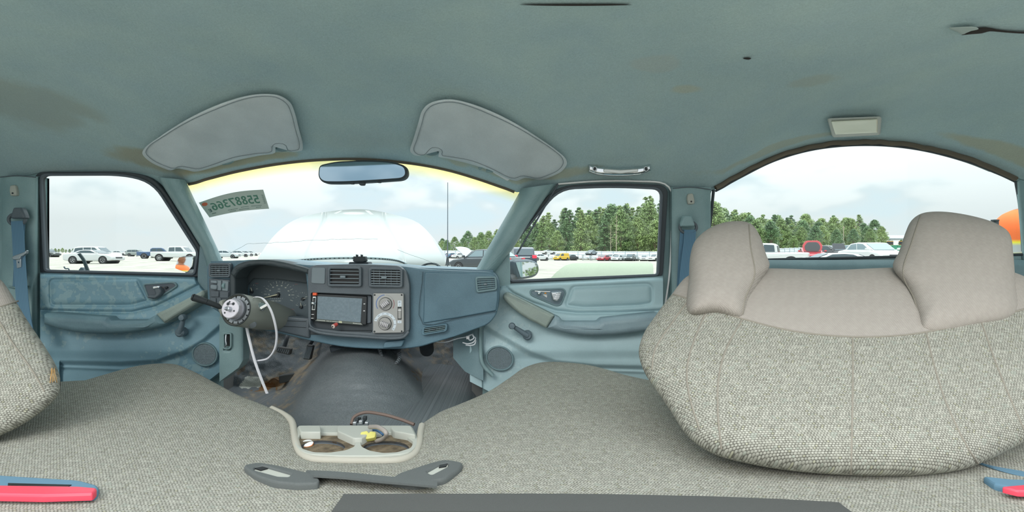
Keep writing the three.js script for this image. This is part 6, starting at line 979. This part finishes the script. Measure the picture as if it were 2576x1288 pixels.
{ // metal building, dumpster, loaders
  const t = thing('shed', 'pale metal shed with two white roller doors', 'building'), c = lotAt(2262, 240); const wm = mat(0xb9c1c6, .6);
  const g = new THREE.ExtrudeGeometry(shapeOf([[-9, 0], [9, 0], [9, 4.6], [0, 6.2], [-9, 4.6]]), { depth: 22, bevelEnabled: false }); g.rotateY(Math.PI / 2 - .0); part('walls', extrude([[-14, 0], [20, 0], [20, 4.6], [-14, 4.6]], 16, .02), wm, t); part('roof', (() => { const r = new THREE.ExtrudeGeometry(shapeOf([[-.6, 4.5], [8, 6.0], [16.6, 4.5], [16.6, 4.7], [8, 6.25], [-.6, 4.7]]), { depth: 35, bevelEnabled: false }); r.rotateY(Math.PI / 2); r.translate(-14.5, 0, 0.3); return r; })(), mat(0xa9b4bb, .5), t); void g;
  for (const x of [-8.5, -.5]) part('roller_door', box(x, 1.9, .06, 4.6, 3.8, .1, .02), mat(0xe8ebec, .6), t); part('window', box(-13, 2.6, .06, .9, 1.2, .08, .02), CM.glass, t); part('floodlight', box(-4.5, 4.0, .2, .5, .35, .4, .05), CM.black, t); t.position.copy(c); t.userData.placed = true;
  const q = thing('dumpster', 'green steel dumpster before the metal shed', 'dumpster'), cq = lotAt(2246, 96), gm = mat(0x2f7f63, .6); part('bin', extrude(rp([[-1.3, .15], [1.3, .15], [1.45, 1.35], [-1.45, 1.35]], .05), 1.6, .03), gm, q); part('rim', box(0, 1.36, -.8, 3.0, .1, 1.7, .03), gm, q); for (const x of [-.9, 0, .9]) part('rib', box(x, .75, .04, .1, 1.1, .08), gm, q); q.position.copy(cq); q.userData.placed = true;
  for (const u of [2238, 2268]) { const L = thing('loader', 'yellow wheel loader parked before the shed', 'loader', 'wheel loaders before the shed'), ym = mat(0xd9a23a, .6), cl = lotAt(u, 170); part('body', box(0, 1.2, 0, 1.7, .8, 2.6, .1), ym, L); part('cab', box(0, 2.1, .2, 1.3, 1.1, 1.2, .08), CM.black, L); part('cab_roof', box(0, 2.72, .2, 1.4, .12, 1.3, .04), ym, L); for (const x of [-.85, .85]) for (const z of [-.9, .9]) part('wheel', lathe([[0, .2], [.5, .2], [.62, .12], [.62, -.12], [.5, -.2], [0, -.2]], V(x, .62, z), V(1, 0, 0), 18), CM.tyre, L); part('bucket', extrude(rp([[-1.0, .1], [1.0, .1], [1.0, .8], [-1.0, .8]], .06), .5, .04).translate(0, 0, 2.1), ym, L); for (const x of [-.6, .6]) part('arm', box(x, 1.0, 1.5, .14, .16, 1.4), ym, L); L.position.copy(cl); L.userData.placed = true; }
}
// fences
function fence(label, a, b, h, n) {
  const t = thing('metal_fence', label, 'fence'), pmx = mat(0xdfe4ea, .5), rm = mat(0x9aa6ae, .5), dir = b.clone().sub(a), L = Math.hypot(dir.x, dir.z) / n, yaw = -Math.atan2(dir.z, dir.x);
  const prof = []; for (let k = 0; k <= 24; k++) prof.push([lerp(0, L - .03, k / 24), (k % 4 < 2 ? .03 : 0)]); const sh = [...prof, ...[...prof].reverse().map(([x, z]) => [x, z - .02])];
  const pg = new THREE.ExtrudeGeometry(shapeOf(sh), { depth: h, bevelEnabled: false }); pg.rotateX(-Math.PI / 2);
  for (let k = 0; k < n; k++) { const p = a.clone().lerp(b, k / n), q = part('panel', pg, pmx, t); q.position.copy(p); q.rotation.y = yaw; }
  const postG = box(0, h / 2, 0, .1, h + .1, .1), railG = box(L / 2, 0, .08, L, .07, .06);
  for (let k = 0; k <= n; k++) { const p = a.clone().lerp(b, k / n), q = part('post', postG, rm, t); q.position.copy(p).add(V(Math.sin(yaw) * .1, 0, Math.cos(yaw) * .1)); if (k < n) for (const y of [.35, h * .55, h - .25]) { const r = part('rail', railG, rm, t); r.position.copy(p); r.position.y += y; r.rotation.y = yaw; } }
  return t;
}
fence('long white corrugated metal fence along the pines', lotAt(1040, 166), lotAt(1790, 150), 2.1, 26);
fence('white corrugated fence running off towards the shed', lotAt(1850, 112), lotAt(2170, 330), 2.1, 40);
// trees
function leafCloud(spots, per, size, seed) {                      // many small leaf faces gathered in clumps
  const r = rng(seed), pos = [], nor = [];
  for (const [cx, cy, cz, rad, ox, oz] of spots) for (let k = 0; k < per; k++) {
    const a = r() * 6.283, b = Math.acos(2 * r() - 1), q = rad * Math.cbrt(r()), x = cx + q * Math.sin(b) * Math.cos(a), y = cy + q * Math.cos(b) * .6, z = cz + q * Math.sin(b) * Math.sin(a), s = size * (.6 + r() * .8);
    const d1 = V(r() - .5, (r() - .5) * .7, r() - .5).normalize(), d2 = V(r() - .5, r() - .5, r() - .5).cross(d1).normalize(), n = V(x - ox, (y - cy) * 1.2 + .5 * rad, z - oz).normalize();
    for (const [e, f] of [[-.5, -.35], [.5, -.35], [0, .6]]) { pos.push(x + d1.x * e * s + d2.x * f * s, y + d1.y * e * s + d2.y * f * s, z + d1.z * e * s + d2.z * f * s); nor.push(n.x, n.y, n.z); }
  }
  const g = new THREE.BufferGeometry(); g.setAttribute('position', new THREE.Float32BufferAttribute(pos, 3)); g.setAttribute('normal', new THREE.Float32BufferAttribute(nor, 3)); return g;
}
function pineGeo(seed, H0) {
  const r = rng(seed), spots = [], br = [], n = 17; for (let k = 0; k < n; k++) { const f = k / (n - 1), y = H0 * lerp(.16, .97, f), R = H0 * (.20 * Math.pow(1 - f, .62) + .018) * (.8 + r() * .4), nb = f > .85 ? 4 : 6; for (let b = 0; b < nb; b++) { const a = r() * 6.283, L = R * (.7 + r() * .45); for (const q of [.45, .8, 1.05]) spots.push([Math.cos(a) * L * q, y - L * .10 * q + H0 * .015 * r(), Math.sin(a) * L * q, H0 * .042 * (1.25 - .4 * f), 0, 0]); br.push(cap(V(0, y - L * .1, 0), V(Math.cos(a) * L, y - L * .05, Math.sin(a) * L), .05, .02, 5)); } }
  return { leaf: leafCloud(spots, 30, H0 * .019, seed + 5), wood: merge([cap(V(0, -1, 0), V(0, H0 * .97, 0), H0 * .013, .03, 8), ...br]) };
}
function broadGeo(seed, H0) {
  const r = rng(seed), spots = []; for (let k = 0; k < 150; k++) { const a = r() * 6.283, f = Math.pow(r(), .8), y = H0 * lerp(.14, .94, f), R = H0 * .26 * Math.sin(Math.PI * clamp(.12 + f * .86)) * (.55 + .5 * r()); spots.push([Math.cos(a) * R, y, Math.sin(a) * R, H0 * .07, 0, 0]); }
  return { leaf: leafCloud(spots, 60, H0 * .020, seed + 3), wood: merge([cap(V(0, -1, 0), V(0, H0 * .7, 0), H0 * .016, .06, 8), ...[0, 1, 2, 3].map((k) => cap(V(0, H0 * .3, 0), V(Math.cos(k * 1.6) * H0 * .14, H0 * .62, Math.sin(k * 1.6) * H0 * .14), .10, .04, 6))]) };
}
function bareGeo(seed, H0) { const r = rng(seed), b = [cap(V(0, -1, 0), V(.2, H0, 0), H0 * .014, .04, 8)]; for (let k = 0; k < 26; k++) { const y = H0 * (.35 + .6 * r()), a = r() * 6.283, L = H0 * .10 * (1.2 - y / H0) + .4; b.push(cap(V(0, y, 0), V(Math.cos(a) * L, y + L * .35, Math.sin(a) * L), .06, .015, 5)); } return { leaf: null, wood: merge(b) }; }
const TG = { pine: [pineGeo(3, 14), pineGeo(8, 14), pineGeo(12, 14)], broad: [broadGeo(4, 12), broadGeo(9, 12)], bare: [bareGeo(6, 14)] };
const LM = [0xa3bf7e, 0xb0c988, 0x92b480, 0xbcd38f, 0x88aa7c].map((c) => new THREE.MeshPhysicalMaterial({ color: c, roughness: .9, transmission: .35, thickness: 0, side: THREE.DoubleSide })), WM = [mat(0x6b5e50, .9), mat(0xa39a86, .9)];
const TONE = ['mid green', 'fresh green', 'cool green', 'yellowish green', 'deep green'], LB = { pine: 'dense pine in the wood behind the metal fence', broad: 'leafy broad-crowned tree in the wood behind the fence', bare: 'bare pale dead pine standing out of the wood' };
function tree(kind, u, d, topV, variant, lm, at) {
  const t = thing(kind === 'pine' ? 'pine_tree' : kind === 'broad' ? 'broadleaf_tree' : 'dead_tree', kind === 'bare' ? LB.bare : TONE[lm % 5] + ' ' + LB[kind], 'tree', kind === 'bare' ? undefined : 'wood behind the fence'), G = TG[kind][variant % TG[kind].length], c = at || lotAt(u, d), H0 = kind === 'broad' ? 12 : 14;
  const top = YC + (644 - topV) / F * d, k = at ? topV / H0 : (top - c.y) / (H0 * .98);
  if (G.leaf) part('foliage', G.leaf, LM[lm % LM.length], t); part('trunk', G.wood, kind === 'bare' ? WM[1] : WM[0], t);
  t.position.copy(c); t.rotation.y = variant * 2.4 + u * .13; const kw = kind === 'bare' ? k * .8 : Math.min(k, (kind === 'broad' ? 1.45 : 1.25) + (variant % 3) * .1); t.scale.set(kw, k, kw); t.userData.placed = true;
}
{
  const r = rng(91), tops = lin([[1060, 606], [1090, 598], [1120, 592], [1180, 584], [1250, 572], [1310, 562], [1350, 550], [1400, 530], [1450, 520], [1500, 522], [1540, 509], [1570, 513], [1600, 520], [1636, 494], [1662, 502], [1700, 500], [1790, 505], [1840, 524], [1900, 536], [1960, 534], [2050, 545], [2100, 539], [2150, 543], [2200, 556], [2230, 588], [2270, 598], [2320, 606]]);
  let n = 0; const row = (u0, u1, step, d, fall, pine) => { for (let u = u0; u <= u1; u += step * (.75 + r() * .5)) { const k = r() < pine ? 'pine' : 'broad', dd = d + r() * 12; tree(k, u, dd, tops(u) + fall * (r() * .9) + (r() < .22 ? -6 : 4), n, Math.floor(r() * 5)); n++; } };
  row(1072, 1275, 36, 226, 4, .4); row(1088, 1275, 36, 211, 10, .3); row(1076, 1275, 38, 197, 22, .25); row(1094, 1275, 40, 183, 36, .2);
  row(1290, 1800, 44, 222, 4, .8); row(1312, 1800, 46, 208, 10, .75); row(1296, 1796, 48, 194, 24, .7); row(1320, 1796, 52, 181, 44, .65); row(1300, 1796, 50, 168, 66, .5); row(1290, 1800, 34, 238, 12, .7);
  row(1786, 2300, 36, 232, 3, .4); row(1806, 2230, 38, 217, 10, .3); row(1790, 2222, 40, 203, 22, .2); row(1812, 2205, 44, 189, 40, .2); row(1800, 2190, 48, 174, 62, .2); row(2190, 2330, 30, 340, 18, .3);
  tree('bare', 1550, 158, 542, 0, 0); tree('bare', 1536, 159, 566, 0, 0); scene.children[scene.children.length - 1].userData.label = 'short bare dead trunk beside the taller dead pine';
  for (const u of [2122, 2152]) { const t = thing('utility_pole', 'bare pale pole before the wood', 'pole', 'poles before the wood'), c = lotAt(u, 200); part('shaft', cap(c, c.clone().add(V(0, 9, 0)), .16, .12, 8), WM[1], t); part('cross_piece', box(c.x, c.y + 8.4, c.z, 1.2, .12, .12), WM[1], t); }
  for (let u = 112; u < 215; u += 9) tree('broad', u, 420, 628 - r() * 5, n++, Math.floor(r() * 5));
  for (let k = 0; k < 10; k++) tree('broad', k * 40, 50, 13 + r() * 4, n++, Math.floor(r() * 5), V(58 + (k % 3) * 7, 0, -26 + k * 7.5));     // the wood goes on along the passenger side
}
{ // greenish window reflection, painted as a flat patch lying on the gravel
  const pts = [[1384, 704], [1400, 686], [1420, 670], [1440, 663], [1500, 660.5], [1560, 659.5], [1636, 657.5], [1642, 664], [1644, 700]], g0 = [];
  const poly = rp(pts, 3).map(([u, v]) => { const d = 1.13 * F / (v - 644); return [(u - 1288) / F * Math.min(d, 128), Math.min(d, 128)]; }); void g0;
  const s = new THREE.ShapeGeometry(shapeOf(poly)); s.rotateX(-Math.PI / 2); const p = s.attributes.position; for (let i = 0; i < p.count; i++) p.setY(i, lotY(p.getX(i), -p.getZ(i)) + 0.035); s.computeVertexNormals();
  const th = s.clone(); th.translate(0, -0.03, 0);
  const m = part('reflection_patch', mergeGeometries([s, th]), mat(0xa3ad98, .95, { bumpMap: fineGrain, bumpScale: .02 }), scene); m.userData = { kind: 'structure', label: 'greenish window reflection painted as a patch on the gravel beyond the passenger window', category: 'ground' };
}

// ---------------------------------------------------------------- people outside the cab
function field(n, half, c, sd) {                                  // mesh of a distance field sampled on n cells across a cube
  const mc = new MarchingCubes(n, new THREE.MeshStandardMaterial(), false, false, 200000); mc.isolation = 0; mc.reset();
  for (let k = 0; k < n; k++) for (let j = 0; j < n; j++) for (let i = 0; i < n; i++) mc.field[i + j * n + k * n * n] = -sd(c.x + (i - n / 2) / (n / 2) * half, c.y + (j - n / 2) / (n / 2) * half, c.z + (k - n / 2) / (n / 2) * half);
  mc.update(); const g = new THREE.BufferGeometry(), p = mc.positionArray.slice(0, mc.count * 3), q = mc.normalArray.slice(0, mc.count * 3);
  for (let i = 0; i < p.length; i += 3) { p[i] = p[i] * half + c.x; p[i + 1] = p[i + 1] * half + c.y; p[i + 2] = p[i + 2] * half + c.z; }
  g.setAttribute('position', new THREE.BufferAttribute(p, 3)); g.setAttribute('normal', new THREE.BufferAttribute(q, 3)); return g;
}
const capsule = (a, b, r0, r1) => { const dx = b[0] - a[0], dy = b[1] - a[1], dz = b[2] - a[2], L = dx * dx + dy * dy + dz * dz || 1e-9; return (x, y, z) => { const t = clamp(((x - a[0]) * dx + (y - a[1]) * dy + (z - a[2]) * dz) / L); return Math.hypot(x - a[0] - dx * t, y - a[1] - dy * t, z - a[2] - dz * t) - lerp(r0, r1, t); }; };
const blend = (fs, k) => (x, y, z) => { let s = 0; for (const f of fs) s += Math.exp(-k * f(x, y, z)); return -Math.log(s + 1e-30) / k; };
const handG = (s) => { const w = [s * 0.30, 0.86, 0.09], fs = [capsule([s * 0.295, 0.89, 0.08], [s * 0.30, 0.83, 0.10], 0.024, 0.028), capsule([s * 0.285, 0.84, 0.10], [s * 0.305, 0.80, 0.11], 0.020, 0.018)]; const fing = [[-0.020, 0.070], [-0.006, 0.080], [0.008, 0.076], [0.020, 0.060]]; for (const [o, L] of fing) { const b = [s * 0.298, 0.80, 0.105 + o], m = [s * 0.292, 0.80 - L * .5, 0.112 + o], e = [s * 0.276, 0.80 - L * .92, 0.112 + o]; fs.push(capsule(b, m, .0088, .0082), capsule(m, e, .0082, .0070)); } fs.push(capsule([s * 0.290, 0.85, 0.12], [s * 0.280, 0.81, 0.148], .011, .010), capsule([s * 0.280, 0.81, 0.148], [s * 0.270, 0.785, 0.15], .0095, .008)); return field(64, 0.11, V(w[0], 0.80, 0.11), blend(fs, 260)); };
let personParts = null;
function personGeo() {
  if (personParts) return personParts;
  const fs = [capsule([0, .95, 0], [0, 1.12, 0.01], .135, .130), capsule([0, 1.12, .01], [0, 1.34, 0], .135, .150), capsule([-.12, 1.36, 0], [.12, 1.36, 0], .10, .10), capsule([0, 1.38, 0], [0, 1.50, .015], .062, .056)];
  for (const s of [-1, 1]) { fs.push(capsule([s * .16, 1.385, 0], [s * .20, 1.375, 0], .078, .074), capsule([s * .205, 1.37, 0], [s * .265, 1.12, 0], .062, .050), capsule([s * .265, 1.12, 0], [s * .293, .89, .08], .046, .030), capsule([s * .09, .92, 0], [s * .10, .52, .02], .092, .064), capsule([s * .10, .52, .02], [s * .105, .10, -.02], .062, .044), capsule([s * .105, .06, -.03], [s * .125, .045, .14], .048, .040)); }
  const hs = blend([(x, y, z) => (Math.hypot(x / .076, (y - 1.645) / .112, (z - .01) / .095) - 1) * .08, capsule([0, 1.565, .055], [0, 1.56, .065], .040, .036), capsule([0, 1.645, .10], [0, 1.612, .118], .010, .015), capsule([-.03, 1.675, .085], [.03, 1.675, .085], .014, .014), capsule([-.016, 1.578, .096], [.016, 1.578, .096], .009, .009), capsule([-.079, 1.655, 0], [-.080, 1.615, .005], .014, .010), capsule([.079, 1.655, 0], [.080, 1.615, .005], .014, .010), capsule([0, 1.44, 0], [0, 1.56, .01], .055, .052)], 110);
  const body = field(104, 0.95, V(0, 0.86, 0), blend(fs, 38)), head = field(72, 0.17, V(0, 1.62, 0.01), hs), g = mergeGeometries([body, head, handG(1), handG(-1)]);
  const p = g.attributes.position, col = new Float32Array(p.count * 3), C = (h) => new THREE.Color(h);
  const skin = C(0x8a5a3e), orange = C(0xf4743a), navy = C(0x39404e), shoe = C(0x3a322c), yel = C(0xe6dc3a), silver = C(0xa9adad);
  for (let i = 0; i < p.count; i++) { const x = Math.abs(p.getX(i)), y = p.getY(i), sleeve = x > .2 && y > 1.17; let c = y < .09 ? shoe : y < .95 && !(x > .24) ? navy : y > 1.475 ? skin : x > .225 && !sleeve ? skin : orange; if (c === orange) { const yy = x > .2 ? y + .06 : y; const b = Math.abs(yy - 1.30); if (b < .028) c = silver; else if (b < .05) c = yel; const b2 = Math.abs(y - 1.04); if (x < .2 && b2 < .028) c = silver; else if (x < .2 && b2 < .05) c = yel; } c.toArray(col, i * 3); }
  g.setAttribute('color', new THREE.BufferAttribute(col, 3));
  const hair = field(48, 0.16, V(0, 1.66, 0), (x, y, z) => Math.max((Math.hypot(x / .084, (y - 1.665) / .106, (z - .0) / .104) - 1) * .085, z - .062 + Math.max(0, 1.70 - y) * .9, 1.60 - y));
  return (personParts = { body: g, hair });
}
function person(label, at, yaw, k) {
  const G = personGeo(), t = thing('person', label, 'person'); part('body', G.body, mat(0xffffff, .8, { vertexColors: true }), t); part('hair', G.hair, mat(0x241d1a, .9), t);
  for (const s of [-1, 1]) { const e = part('eye', new THREE.SphereGeometry(.011, 12, 10).translate(s * .031, 1.645, .088), mat(0xece8e2, .3), t); part('iris', new THREE.SphereGeometry(.006, 10, 8).translate(s * .031, 1.645, .0945), mat(0x2a1c14, .3), e); }
  const bd = part('shirt_badge', extrude(ell(0, 0, .028, .017, 20), .004, .001), M.white, t); bd.position.set(.125, 1.40, .085); bd.rotation.set(-.5, .5, 0); const bm = part('badge_mark', extrude(rp([[-.018, -.004], [.006, -.006], [.018, .004], [-.006, .005]], .002), .003, .0005), mat(0x2f3a4a, .5), bd); bm.position.z = .002;
  t.position.copy(at); t.rotation.y = yaw; t.scale.setScalar(k); t.userData.placed = true; return t;
}
person('person in an orange work shirt standing just outside the rear window', V(2.96, 0, -3.05), 0.1, 0.94);
person('person in an orange vest with yellow bands standing beyond the driver door', V(-11.9, 0, 1.2), 1.0, 0.9);

// ---------------------------------------------------------------- set every thing's origin at its base, then hand over
for (const o of [...scene.children]) {
  if (o === sun || o === camera || o.isLight || o.userData.placed || !o.userData.label) continue;
  if (o.position.lengthSq() > 0) continue;
  const b = new THREE.Box3().setFromObject(o); if (b.isEmpty()) continue;
  const c = V((b.min.x + b.max.x) / 2, b.min.y, (b.min.z + b.max.z) / 2);
  if (o.isMesh) { const kids = [...o.children]; o.geometry = o.geometry.clone(); o.geometry.translate(-c.x, -c.y, -c.z); for (const k of kids) k.position.sub(c); } else for (const k of o.children) k.position.sub(c);
  o.position.copy(c);
}
renderer.render(scene, camera);
